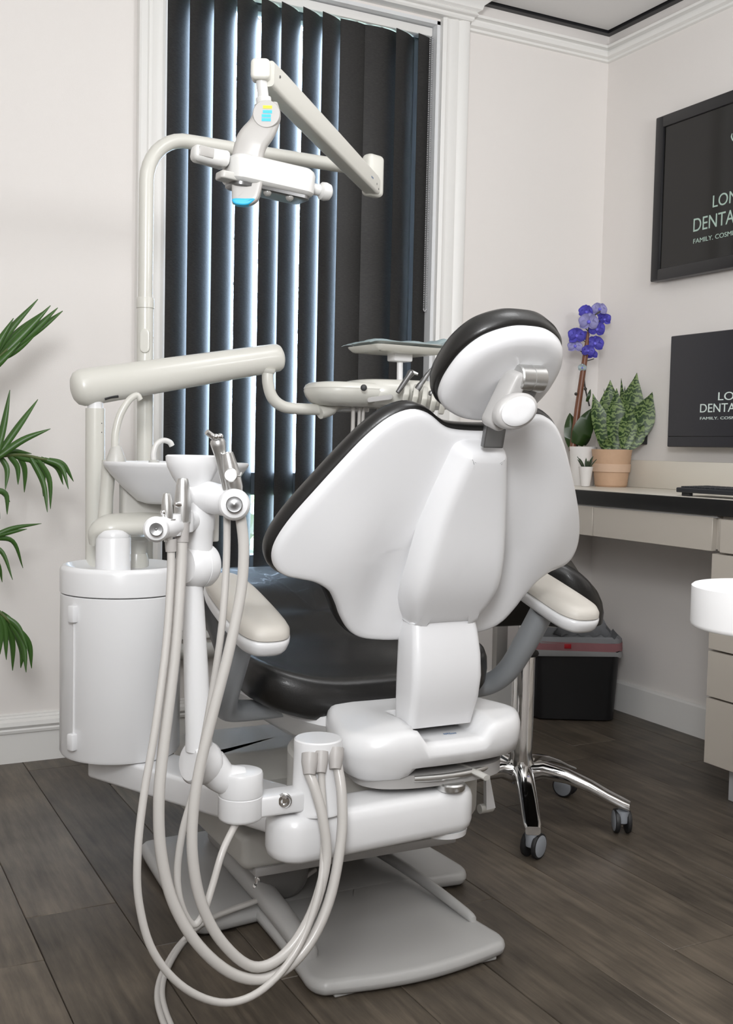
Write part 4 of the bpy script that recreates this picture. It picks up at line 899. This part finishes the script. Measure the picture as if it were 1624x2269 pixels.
# ================================================================== WASTE BIN
wb = V((2.455, 3.10, 0))
bu, bv = V((.80, -.60, 0)), V((.60, .80, 0))
bu, bv = V((.87, -.49, 0)), V((.49, .87, 0))
def binring(bm, hu, hv, z, r=.03): return [bm.verts.new(wb+bu*u*1.12+bv*v*1.1+ZA*z*1.06) for u, v in rrect(-hu, -hv, hu, hv, r, 5)]
bn_ = thing('waste_bin', 'black rectangular plastic waste bin in the corner under the desk', 'bin', wb)
bm = new(); rings = [binring(bm, .118, .075, .002), binring(bm, .126, .08, .006), binring(bm, .140, .092, .272), binring(bm, .136, .088, .274), binring(bm, .120, .073, .02)]
skin(bm, rings); finish('bin_body', bm, BIN, bn_)
lin = thing('bin_liner', 'grey plastic bag with pink band folded over the bin rim', 'bag', wb+ZA*.22)
random.seed(3)
bm = new(); rings = []
for hu, hv, z in ((.130, .082, .20), (.134, .086, .262), (.137, .089, .285), (.143, .095, .282), (.1435, .0955, .262)):
    ring = binring(bm, hu, hv, z)
    for q in ring: q.co += V((random.uniform(-.002, .002), random.uniform(-.002, .002), random.uniform(-.010, .010)))
    rings.append(ring)
skin(bm, rings, False); bmesh.ops.solidify(bm, geom=bm.faces[:], thickness=.0008); finish('bag_rim', bm, LINER, lin)
bm = new(); rings = []
for hu, hv, z in ((.1442, .0962, .268), (.1452, .0972, .250), (.1447, .0967, .240)):
    ring = binring(bm, hu, hv, z)
    for q in ring: q.co += V((0, 0, random.uniform(-.003, .003)))
    rings.append(ring)
skin(bm, rings, False); bmesh.ops.solidify(bm, geom=bm.faces[:], thickness=.0008); finish('pink_band', bm, LINERR, lin, label='translucent pink drawstring band')
bm = new(); rings = []
for hu, hv, z in ((.1445, .0965, .240), (.146, .098, .228), (.145, .097, .222)):
    ring = binring(bm, hu, hv, z)
    for q in ring: q.co += V((0, 0, random.uniform(-.004, .003)))
    rings.append(ring)
skin(bm, rings, False); bmesh.ops.solidify(bm, geom=bm.faces[:], thickness=.0008); finish('bag_hem', bm, mat('bag_white', (.6, .6, .6), .4, bump=.4, bscale=40), lin)
bm = new(); c = wb-bv*.1085-bu*.035+ZA*.270; obox(bm, c, bu*.012, bv*.0012, ZA*.008, .001); finish('red_tie', bm, REDT, lin)
bm = new()   # crumpled grey bag top at the rear
N_ = 14; g = []
for i in range(N_+1):
    row = []
    for j in range(7):
        u = -.06+.205*i/N_; q = j/6
        row.append(bm.verts.new(wb+bu*u+bv*(.088-.02*q+.006*math.sin(i*1.7+j))+ZA*(.276+.115*q*math.sin(PI*(i+.8)/(N_+2))+.006*math.sin(i*2.3+j*1.9))))
    g.append(row)
for i in range(N_):
    for j in range(6): bm.faces.new((g[i][j], g[i+1][j], g[i+1][j+1], g[i][j+1]))
bmesh.ops.solidify(bm, geom=bm.faces[:], thickness=.0008); finish('bag_crumple', bm, LINER, lin)

# ================================================================== DESK: worktop, drawer unit, base cabinet
DX = 2.22; DT = .830
wt = thing('worktop', 'cream worktop with glossy black front edge along the right wall', 'worktop', (2.45, 2.2, DT-.04))
bm = new(); box(bm, (DX+.004, YF+1.2, DT-.040), (XW-.001, YW-.001, DT), .001); finish('worktop_slab', bm, CTOP, wt)
bm = new(); box(bm, (DX-.008, YF+1.2, DT-.046), (DX+.004, YW-.001, DT-.001), .003); finish('front_edge', bm, CEDGE, wt)
bm = new(); box(bm, (XW-.052, YF+1.2, DT), (XW-.001, YW-.20, DT+.096), .002); finish('upstand', bm, CTOP, wt)
du = thing('desk_drawer_unit', 'shallow taupe drawer unit hung under the worktop beside the bin', 'drawer unit', (2.45, 2.75, .685))
bm = new(); box(bm, (DX+.018, 2.20, .69), (XW-.002, YW-.002, DT-.046), .001); finish('carcass', bm, CAB, du)
for y0, y1, nm in ((2.213, 2.722, 'drawer_front'), (2.726, YW-.01, 'filler_panel')):
    bm = new(); box(bm, (DX, y0, .685), (DX+.017, y1, DT-.052), .0012, 1); finish(nm, bm, CAB, du)
bm = new(); box(bm, (DX+.004, 2.20, DT-.053), (DX+.018, YW-.01, DT-.0465), .0008); finish('rail', bm, GREYB, du)
bc_ = thing('base_cabinet', 'taupe base cabinet with stacked drawers and recessed white plinth', 'cabinet', (2.44, 1.9, 0))
CY1 = 2.193
bm = new(); box(bm, (DX+.018, 1.30, .10), (XW-.002, CY1, DT-.046), .001); finish('carcass', bm, CAB, bc_)
bm = new(); box(bm, (DX+.002, 2.172, .688), (DX+.018, CY1-.001, DT-.054), .001); finish('side_strip', bm, CAB, bc_)
for z0, z1 in ((.686, DT-.054), (.415+.004, .681), (.288, .4135), (.102, .283)):
    if z0 == .288: continue
    bm = new(); box(bm, (DX-.018, 1.62, z0), (DX+.004, 2.166 if z0 > .6 else CY1, z1), .0012, 1); finish('drawer_front', bm, CAB, bc_)
    bm = new(); box(bm, (DX-.018, 1.31, z0), (DX+.004, 1.616, z1), .0012, 1); finish('drawer_front', bm, CAB, bc_)
for y0, y1 in ((1.62, CY1), (1.31, 1.616)):
    bm = new(); box(bm, (DX-.018, y0, .288), (DX+.004, y1, .4135), .0012, 1); finish('drawer_front', bm, CAB, bc_)
bm = new(); box(bm, (DX+.036, 1.31, .001), (XW-.02, 2.150, .10), .001); finish('plinth', bm, mat('plinth_white', (.62, .63, .64), .5, bump=.02), bc_)

# keyboard
kd = thing('keyboard', 'black slim keyboard on the worktop at the frame edge', 'keyboard', (2.35, 2.1, DT))
k0 = V((2.262, 2.36, DT+.0)); 
bm = new(); o = rrect(0, -.44, .125, 0, .008, 3); kN = V((.10, 0, .995)).normalized(); kU = V((.995, 0, -.10)).normalized()
KB = V((2.250, 2.395, DT+.018)); kU = V((.985, .0, .02)).normalized(); kN = kU.cross(YA).normalized(); kN = kN if kN.z > 0 else -kN
pad(bm, o, rounded(-.008, .006, .003), KB, kU, YA, kN, (.06, -.2)); finish('keyboard_case', bm, KEY, kd)
bm = new()
for r in range(5):
    for c in range(22):
        u, v = .010+r*.0215, -.012-c*.0195
        obox(bm, KB+kU*(u+.009)+YA*(v-.008)+kN*.0078, kU*.0082, YA*.0078, kN*.002, .001, 1)
finish('keys', bm, KEY, kd, kind='stuff')
for v in (-.03, -.41):
    bm = new(); box(bm, (KB.x+.008, KB.y+v-.02, DT+.0002), (KB.x+.022, KB.y+v+.012, DT+.011), .002); finish('keyboard_foot', bm, DARK, kd)

# monitor on the wall
MX = XW-.075
mo = thing('wall_monitor', 'thin dark grey monitor screen above the keyboard', 'monitor', (MX, 2.6, .98))
mt, mb, = atX(1487, 745, MX), atX(1477, 990, MX)
bm = new(); box(bm, (MX, mt.y-.55, mb.z), (MX+.022, mt.y, mt.z), .003); finish('monitor_case', bm, FRAMEB, mo)
bm = new(); box(bm, (MX-.0012, mt.y-.548, mb.z+.036), (MX+.001, mt.y-.002, mt.z-.002), .0005, 1); scr = finish('screen', bm, MSCR, mo)
bm = new(); box(bm, (MX-.001, mt.y-.548, mb.z+.002), (MX+.001, mt.y-.002, mb.z+.034), .0005, 1); finish('chin_bezel', bm, MSCR, mo)
bm = new(); box(bm, (MX+.020, mt.y-.34, 1.08), (XW-.0005, mt.y-.2, 1.22), .004); finish('wall_mount', bm, DARK, mo)
def lettering(body, X, pa, pb_, pc, par, m, sx=1.):
    """baseline-left, baseline-right end, and a point at the cap height above the first"""
    a, b, c = atX(*pa, X), atX(*pb_, X), atX(*pc, X)
    bm_size = (c.z-a.z)/.70
    cu = bpy.data.curves.new('t', 'FONT'); cu.body = body; cu.size = bm_size; cu.extrude = .0004
    to = bpy.data.objects.new('t', cu); COL.objects.link(to); dg = bpy.context.evaluated_depsgraph_get(); dg.update()
    me = bpy.data.meshes.new_from_object(to.evaluated_get(dg)); bpy.data.objects.remove(to); bpy.data.curves.remove(cu)
    bm = new(); bm.from_mesh(me); bpy.data.meshes.remove(me)
    x0, x1 = min(v.co.x for v in bm.verts), max(v.co.x for v in bm.verts); s = (a.y-b.y)/(x1-x0)
    for v in bm.verts: v.co = V((X-.0002-v.co.z, a.y-(v.co.x-x0)*s, a.z+v.co.y))
    return finish('lettering', bm, m, par)
lettering('LON', MX-.0012, (1591, 887), (1648, 888), (1591, 869), scr, LETW)
lettering('DENTA', MX-.0012, (1551, 914), (1629, 915), (1551, 895), scr, LETW)
lettering('FAMILY. COSME', MX-.0012, (1551, 930), (1636, 931), (1551, 924), scr, LETW)

# framed sign screen
TX = XW-.045
tv = thing('framed_wall_screen', 'large black framed screen high on the right wall with white lettering', 'screen', (TX, 2.6, 1.56))
tl, tb = atX(1452.5, 262, TX), atX(1440.8, 625, TX)
ty, z1, z0 = (tl.y+tb.y)/2, tl.z, tb.z; FWd = .040; TW = 1.06
bm = new(); box(bm, (TX+.010, ty-TW+.02, z0+.02), (XW-.002, ty-.02, z1-.02), .002); finish('back_box', bm, BLKM, tv)
for lo, hi in (((TX, ty-TW, z1-FWd), (TX+.034, ty, z1)), ((TX, ty-TW, z0), (TX+.034, ty, z0+FWd)), ((TX-.0002, ty-FWd, z0+.001), (TX+.033, ty-.0002, z1-.001)), ((TX-.0002, ty-TW+.0002, z0+.001), (TX+.033, ty-TW+FWd, z1-.001))):
    bm = new(); box(bm, lo, hi, .004); finish('frame_bar', bm, FRAMEB, tv)
bm = new(); box(bm, (TX+.007, ty-TW+FWd-.004, z0+FWd-.004), (TX+.012, ty-FWd+.004, z1-FWd+.004)); sc = finish('screen', bm, SCREEN, tv)
lettering('LON', TX+.007, (1579, 460), (1634, 444), (1577, 434), sc, LETG)
lettering('DENTA', TX+.007, (1536, 514), (1627, 489), (1535, 485), sc, LETG)
lettering('FAMILY. COSME', TX+.007, (1536, 540), (1628, 521), (1536, 530), sc, LETG)
p = atX(1624, 302, TX+.007); bm = new(); tube(bm, [p+V((0, .004, .010)), p+V((0, .006, 0)), p+V((0, .0, -.012)), p+V((0, -.01, -.02))], [.001, .0022, .0022, .001], 8, 4); finish('logo_stroke', bm, LETG, sc)

bm = new(); c = atX(1416, 976, XW-.02); box(bm, (c.x-.012, c.y-.022, c.z-.014), (XW-.0005, c.y+.022, c.z+.02), .002); tag(finish('wall_plug_box', bm, BLKM), 'small black plug box on the wall behind the snake plant', 'plug')

# ================================================================== PLANTS ON THE DESK
def leaf_blade(base, tipv, wid, bend, m, par, name='leaf', fold=.25, n=9, tk=.0012, facing=None, wprof=None):
    base = V(base); tipv = V(tipv); d = tipv-base; x_, y_, z_ = frame(d)
    side = facing.cross(d).normalized() if facing is not None else x_
    nrm = d.cross(side).normalized(); bm = new(); rows = []
    for i in range(n+1):
        t = i/n; wv = wprof(t) if wprof else math.sin(PI*min(1, t*.82+.18))**.8
        if i == n: wv = .01
        c = base+d*t+V(bend)*(t*(1-t)*4)*.25+V(bend)*t*t*.3*0
        ww = wid*wv
        rows.append([c-side*ww+nrm*ww*fold, c, c+side*ww+nrm*ww*fold])
    A = [[bm.verts.new(p) for p in r] for r in rows]; B = [[bm.verts.new(p-nrm*tk) for p in r] for r in rows]
    for i in range(n):
        for j in range(2):
            bm.faces.new((A[i][j], A[i][j+1], A[i+1][j+1], A[i+1][j])); bm.faces.new((B[i][j+1], B[i][j], B[i+1][j], B[i+1][j+1]))
        for j, q in ((0, 1), (2, -1)):
            bm.faces.new((A[i][j], A[i+1][j], B[i+1][j], B[i][j]))
    return finish(name, bm, m, par, sharp=80)
SP_ = V((2.505, 3.01, DT))
p_ = atZ(1353, 1079, DT); 
sn = thing('snake_plant', 'banded snake plant in a ribbed terracotta pot on the worktop corner', 'plant', (0, 0, 0))
pc = CAM+_ray(1353, 1079)*(3.86/FPX); pc.z = DT; sn.location = pc
def s2(px, py, dd=0): return CAM+_ray(px, py)*((3.86+dd)/FPX)
sc_ = 3.86/FPX
bm = new(); prof = [(0, 0), (.052, 0), (.056, .004)]
for k in range(1, 27): prof.append((.056+.013*k/27+.0009*(k % 2), .004+k*.0044))
prof += [(.0705, .126), (.071, .132), (.068, .132), (.066, .120), (0, .115)]
lathe(bm, pc, ZA, prof, 40); pot = finish('pot', bm, POTT, sn)
bm = new(); lathe(bm, pc+ZA*.052, ZA, [(.0640, 0), (.0655, .001), (.0678, .028), (.0668, .029)], 40); finish('pot_band', bm, POTB, pot)
bm = new(); lathe(bm, pc+ZA*.112, ZA, [(.067, 0), (.067, .006), (.03, .010), (0, .009)], 24); finish('soil', bm, SOIL, sn)
tc3 = V((-.46, -.888, 0))
for bx, by, tx, ty_, wpx, dd in ((1335, 990, 1313, 872, 17, .0), (1345, 990, 1352, 842, 24, .05), (1372, 990, 1411, 826, 26, .04), (1362, 995, 1366, 860, 20, -.02), (1385, 993, 1446, 868, 26, .0), (1383, 995, 1396, 898, 19, -.045), (1375, 992, 1376, 838, 9, .06), (1390, 994, 1428, 940, 17, -.03), (1340, 995, 1338, 920, 16, .02), (1344, 998, 1342, 970, 11, -.05), (1352, 990, 1338, 860, 5, .06), (1378, 990, 1384, 855, 8, .07), (1395, 992, 1425, 872, 12, .06)):
    b_ = s2(bx, by, dd*.6); t_ = s2(tx, ty_, dd)
    leaf_blade(b_, t_, wpx*sc_*1.12, (tc3 if dd >= 0 else -tc3)*.03, BAND, sn, facing=tc3*-1+V((.55*math.sin(wpx*7+dd*90), 0, 0)), fold=-.5, wprof=lambda t: (.42+.58*math.sin(PI*min(1, t*1.0)))*(1 if t < .5 else max(0, 1-((t-.5)/.5)**2.0)))
# orchid
op = CAM+_ray(1290, 1070)*(3.93/FPX); op.z = DT
orch = thing('orchid', 'blue flowering orchid tied to a brown stake in a white pot', 'plant', op)
def s3(px, py, dd=0): return CAM+_ray(px, py)*((3.93+dd)/FPX)
bm = new(); lathe(bm, op, ZA, [(0, 0), (.040, 0), (.048, .12), (.050, .14), (.045, .14), (.042, .12), (0, .12)], 28); finish('pot', bm, POTW, orch)
bm = new(); lathe(bm, op+ZA*.118, ZA, [(.043, 0), (.043, .006), (0, .012)], 20); finish('soil', bm, SOIL, orch)
bm = new(); tube(bm, [s3(1268, 1000), s3(1280, 905), s3(1298, 780), s3(1303, 735)], [.012, .0115, .010, .004], 12); finish('stake', bm, STEMB, orch)
bm = new(); tube(bm, [s3(1306, 900), s3(1295, 850), s3(1294, 800), s3(1302, 740), s3(1312, 705), s3(1330, 690)], .003, 8, 5)
for a, b in (((1298, 790), (1285, 776)), ((1300, 760), (1284, 748)), ((1304, 735), (1292, 722)), ((1312, 706), (1330, 712)), ((1300, 800), (1316, 795))): tube(bm, [s3(*a), s3(*b)], .0018, 6)
for px, py in ((1276, 873), (1297, 862)): bmesh.ops.create_uvsphere(bm, u_segments=10, v_segments=6, radius=.006, matrix=Matrix.Translation(s3(px, py, -.01)))
finish('flower_stem', bm, mat('stem_dark', (.035, .03, .025), .5, bump=.05), orch)
for bx, by, tx, ty_, w_, dd in ((1278, 985, 1311, 905, 22, -.03), (1270, 990, 1262, 915, 18, .03), (1288, 985, 1300, 925, 18, .02), (1300, 890, 1308, 862, 4, 0)):
    leaf_blade(s3(bx, by, dd*.5), s3(tx, ty_, dd), w_*sc_, tc3*.03, LEAFO, orch, facing=-tc3, fold=.15, tk=.002)
def flower(px, py, r, dd, m, seed):
    rnd = random.Random(seed); c = s3(px, py, dd); ax = (tc3+V((rnd.uniform(-.6, .6), rnd.uniform(-.3, .3), rnd.uniform(-.3, .4)))).normalized(); x_, y_, z_ = frame(ax)
    bm = new()
    for k, (a, L, wd) in enumerate(((90, 1, .5), (210, 1, .48), (330, 1, .48), (20, 1.05, .75), (160, 1.05, .75))):
        a = math.radians(a+rnd.uniform(-12, 12)); dr = x_*math.cos(a)+y_*math.sin(a); tn = ax.cross(dr); N_ = 6; rows = []
        for i in range(N_+1):
            t = i/N_; ww = r*wd*math.sin(PI*(t*.85+.12))**.8; cc = c+dr*r*L*t+ax*(r*(.25*t-.35*t*t)+.002*k*0+(.001 if k > 2 else 0))
            rows.append([cc-tn*ww+ax*ww*.15, cc, cc+tn*ww+ax*ww*.15])
        A = [[bm.verts.new(p) for p in rw] for rw in rows]
        for i in range(N_):
            for j in range(2): bm.faces.new((A[i][j], A[i][j+1], A[i+1][j+1], A[i+1][j]))
    bmesh.ops.solidify(bm, geom=bm.faces[:], thickness=.0007)
    fl = finish('flower', bm, m, orch, sharp=80)
    bm = new(); bmesh.ops.create_uvsphere(bm, u_segments=8, v_segments=6, radius=r*.2, matrix=Matrix.Translation(c+ax*r*.12)); finish('flower_lip', bm, PETAL, fl)
for k, (px, py, r, dd, m) in enumerate(((1328, 686, 17, .01, PETALL), (1298, 692, 17, -.01, PETAL), (1304, 714, 21, -.03, PETALL), (1340, 708, 14, .02, PETAL), (1322, 730, 18, -.02, PETAL), (1277, 745, 19, -.02, PETAL), (1274, 768, 16, -.01, PETALL), (1318, 762, 19, .0, PETAL), (1303, 778, 14, -.02, PETAL), (1294, 745, 12, .01, PETAL), (1332, 700, 12, .03, PETAL), (1290, 815, 9, -.01, BLUEF), (1312, 786, 12, .02, PETAL))):
    flower(px, py, r*sc_*1.05, dd, m, k+5)
# small succulent
sq = CAM+_ray(1297, 1072)*(3.80/FPX); sq.z = DT
su_ = thing('small_succulent', 'tiny dark succulent in a narrow white ribbed pot beside the orchid', 'plant', sq)
bm = new(); n = 28; rings = []
for r, z in ((.012, 0), (.015, .002), (.0235, .064), (.025, .070), (.022, .070), (.020, .060)):
    rings.append([bm.verts.new(sq+V((math.cos(2*PI*k/n)*r*(1+.04*(k % 2)), math.sin(2*PI*k/n)*r*(1+.04*(k % 2)), z))) for k in range(n)])
skin(bm, rings); finish('pot', bm, POTW, su_)
for k in range(9):
    a = k*2.4; rr = .004+.0012*k; L = .045-.002*k
    b_ = sq+V((math.cos(a)*rr, math.sin(a)*rr, .062)); leaf_blade(b_, b_+V((math.cos(a)*.025, math.sin(a)*.025, L)), .0045, V((0, 0, .004)), SUCC, su_, fold=.4, n=5, tk=.002)

# ================================================================== PALM at the left
pp = V((.22, 2.92, 0))
pl = thing('potted_palm', 'green feathery palm reaching in from the left by the wall', 'plant', pp)
bm = new(); lathe(bm, pp, ZA, [(0, 0), (.12, 0), (.14, .02), (.16, .26), (.165, .28), (.150, .28), (.145, .25), (0, .25)], 36); finish('pot', bm, POTW, pl)
bm = new(); lathe(bm, pp+ZA*.245, ZA, [(.148, 0), (.148, .008), (0, .02)], 24); finish('soil', bm, SOIL, pl)
bm = new()
for k in range(4): tube(bm, [pp+V((.02*math.cos(k*1.6), .02*math.sin(k*1.6), .25)), pp+V((.03*math.cos(k*1.6), .03*math.sin(k*1.6), .7))], [.012, .008], 8)
finish('stem', bm, PALMS, pl)
PYY = 2.93
def curved_leaf(pts, wid, par, m=PALM):
    Q = spline(pts, 6); bm = new(); A, B = [], []; n = len(Q)-1
    for i, p in enumerate(Q):
        t = i/n; d = (Q[min(i+1, n)]-Q[max(i-1, 0)]).normalized(); sd_ = d.cross(tc3).normalized(); nr = d.cross(sd_)
        ww = wid*max(.03, math.sin(PI*min(1, t*.72+.26))**.9)
        r = (p-sd_*ww+nr*ww*.3, p, p+sd_*ww+nr*ww*.3)
        A.append([bm.verts.new(q) for q in r]); B.append([bm.verts.new(q-nr*.0006) for q in r])
    for i in range(n):
        for j in range(2):
            bm.faces.new((A[i][j], A[i][j+1], A[i+1][j+1], A[i+1][j])); bm.faces.new((B[i][j+1], B[i][j], B[i+1][j], B[i+1][j+1]))
        for j in (0, 2): bm.faces.new((A[i][j], A[i+1][j], B[i+1][j], B[i][j]))
    return finish('leaflet', bm, m, par, sharp=80)
def frond(rach, leaves, dY, wpx):
    P = [atY(a, b, PYY+dY) for a, b in rach]; bm = new(); tube(bm, [pp+V((0, 0, .55))]+P, [.005]+[.004]*(len(P)-1)+[.0012], 7, 8); fr = finish('frond', bm, PALMS, pl)
    for k, (b, c, t) in enumerate(leaves):
        o = .012*math.sin(k*2.1)
        curved_leaf([atY(*b, PYY+dY), atY(*c, PYY+dY+o), atY(*t, PYY+dY+o*2.2)], wpx*sc_*.8, fr)
frond([(-90, 880), (-40, 830), (0, 790), (40, 752), (62, 728)], [((-40, 830), (10, 745), (84, 663)), ((-20, 812), (30, 745), (96, 690)), ((0, 790), (55, 735), (112, 677)), ((10, 782), (70, 735), (128, 682)), ((22, 770), (80, 732), (139, 689)), ((-25, 822), (-10, 770), (30, 705)), ((0, 795), (45, 765), (108, 706)), ((-60, 850), (-25, 800), (10, 780)), ((-30, 826), (0, 800), (45, 758)), ((-45, 838), (-30, 765), (-10, 700))], 0, 8.5)
frond([(-90, 1080), (-50, 1040), (-10, 1015)], [((-10, 1015), (8, 940), (22, 864)), ((-8, 1013), (40, 945), (84, 885)), ((-6, 1013), (50, 975), (112, 950)), ((-25, 1025), (-20, 930), (-5, 850)), ((-20, 1020), (-35, 960), (-60, 900))], -.05, 7)
frond([(-90, 1070), (-30, 1022), (0, 1012), (47, 1008), (90, 1016), (112, 1020)], [((20, 1010), (38, 1035), (40, 1074)), ((40, 1008), (54, 1040), (54, 1091)), ((65, 1011), (95, 1070), (105, 1135)), ((78, 1013), (108, 1060), (112, 1128)), ((90, 1016), (125, 1035), (140, 1074)), ((98, 1018), (135, 1035), (152, 1084)), ((108, 1019), (140, 1030), (163, 1067)), ((55, 1010), (92, 1045), (96, 1100)), ((0, 1012), (15, 1040), (12, 1085)), ((30, 1009), (60, 1018), (100, 1028)), ((-10, 1015), (25, 1000), (70, 1005))], -.02, 6)
frond([(-90, 1180), (-50, 1120), (-20, 1085)], [((-20, 1085), (12, 1095), (16, 1140)), ((-25, 1092), (0, 1088), (22, 1112)), ((-30, 1095), (-10, 1120), (0, 1150))], .01, 6)
frond([(-90, 1260), (-50, 1215), (-20, 1190)], [((-20, 1190), (30, 1170), (92, 1160)), ((-20, 1192), (28, 1200), (51, 1259)), ((-30, 1205), (5, 1225), (28, 1285)), ((-20, 1190), (20, 1180), (60, 1172)), ((-35, 1205), (-5, 1250), (5, 1290))], .02, 5)
frond([(-90, 1420), (-50, 1360), (-15, 1350), (12, 1368), (34, 1395)], [((-5, 1354), (10, 1400), (14, 1462)), ((5, 1362), (26, 1420), (28, 1486)), ((18, 1374), (50, 1430), (58, 1490)), ((25, 1382), (62, 1425), (70, 1481)), ((30, 1390), (48, 1440), (46, 1480)), ((12, 1368), (40, 1392), (62, 1440)), ((-15, 1350), (0, 1400), (0, 1450)), ((0, 1358), (25, 1380), (45, 1410))], -.03, 7)
# ================================================================== ODDS AND ENDS
bm = new(); box(bm, (2.230, YW-.03, .125), (2.278, YW-.0005, .50), .003); t = finish('wall_channel', bm, mat('satin_aluminium', (.45, .44, .42), .5, metal=.5, bump=.02)); tag(t, 'vertical metal channel on the wall right of the window', 'wall channel')
bm = new(); lathe(bm, (2.256, YW-.0302, .148), (0, -1, 0), [(.005, 0), (.005, .0012), (0, .0014)], 14); finish('screw_hole', bm, DARK, t)
bm = new(); lathe(bm, (.90, YW-.035, .30), XA, [(0, 0), (.026, 0), (.026, .26), (.022, .28), (0, .28)], 20); r_ = finish('wall_pipe', bm, GREYP); tag(r_, 'grey cased pipe along the wall under the window', 'pipe')
# small round white stand at the right edge of the photograph
rs_ = CAM+_ray(1700, 1345)*(1.5/FPX)
ws = thing('round_stand', 'small round white stand top at the right edge before the cabinet', 'stand', (rs_.x, rs_.y, 0))
zt_ = CAM.z-.176; zt0 = (CAM+_ray(1600, 1298)*(1.5/FPX)).z; zb0 = (CAM+_ray(1600, 1392)*(1.5/FPX)).z
bm = new(); lathe(bm, (rs_.x, rs_.y, zb0), ZA, [(0, 0), (.098, 0), (.1005, .002), (.1015, .006), (.1015, zt0-zb0-.002), (.099, zt0-zb0), (0, zt0-zb0)], 64); finish('stand_top', bm, mat('stand_white', (.9, .9, .9), .4, bump=.01), ws)
bm = new(); tube(bm, [(rs_.x, rs_.y, .03), (rs_.x, rs_.y, zb0)], .018, 20); finish('stand_post', bm, CHROME, ws)
bm = new(); lathe(bm, (rs_.x, rs_.y, .001), ZA, [(0, 0), (.13, 0), (.13, .008), (.11, .018), (.03, .028), (0, .03)], 40); finish('stand_base', bm, WHITE, ws)
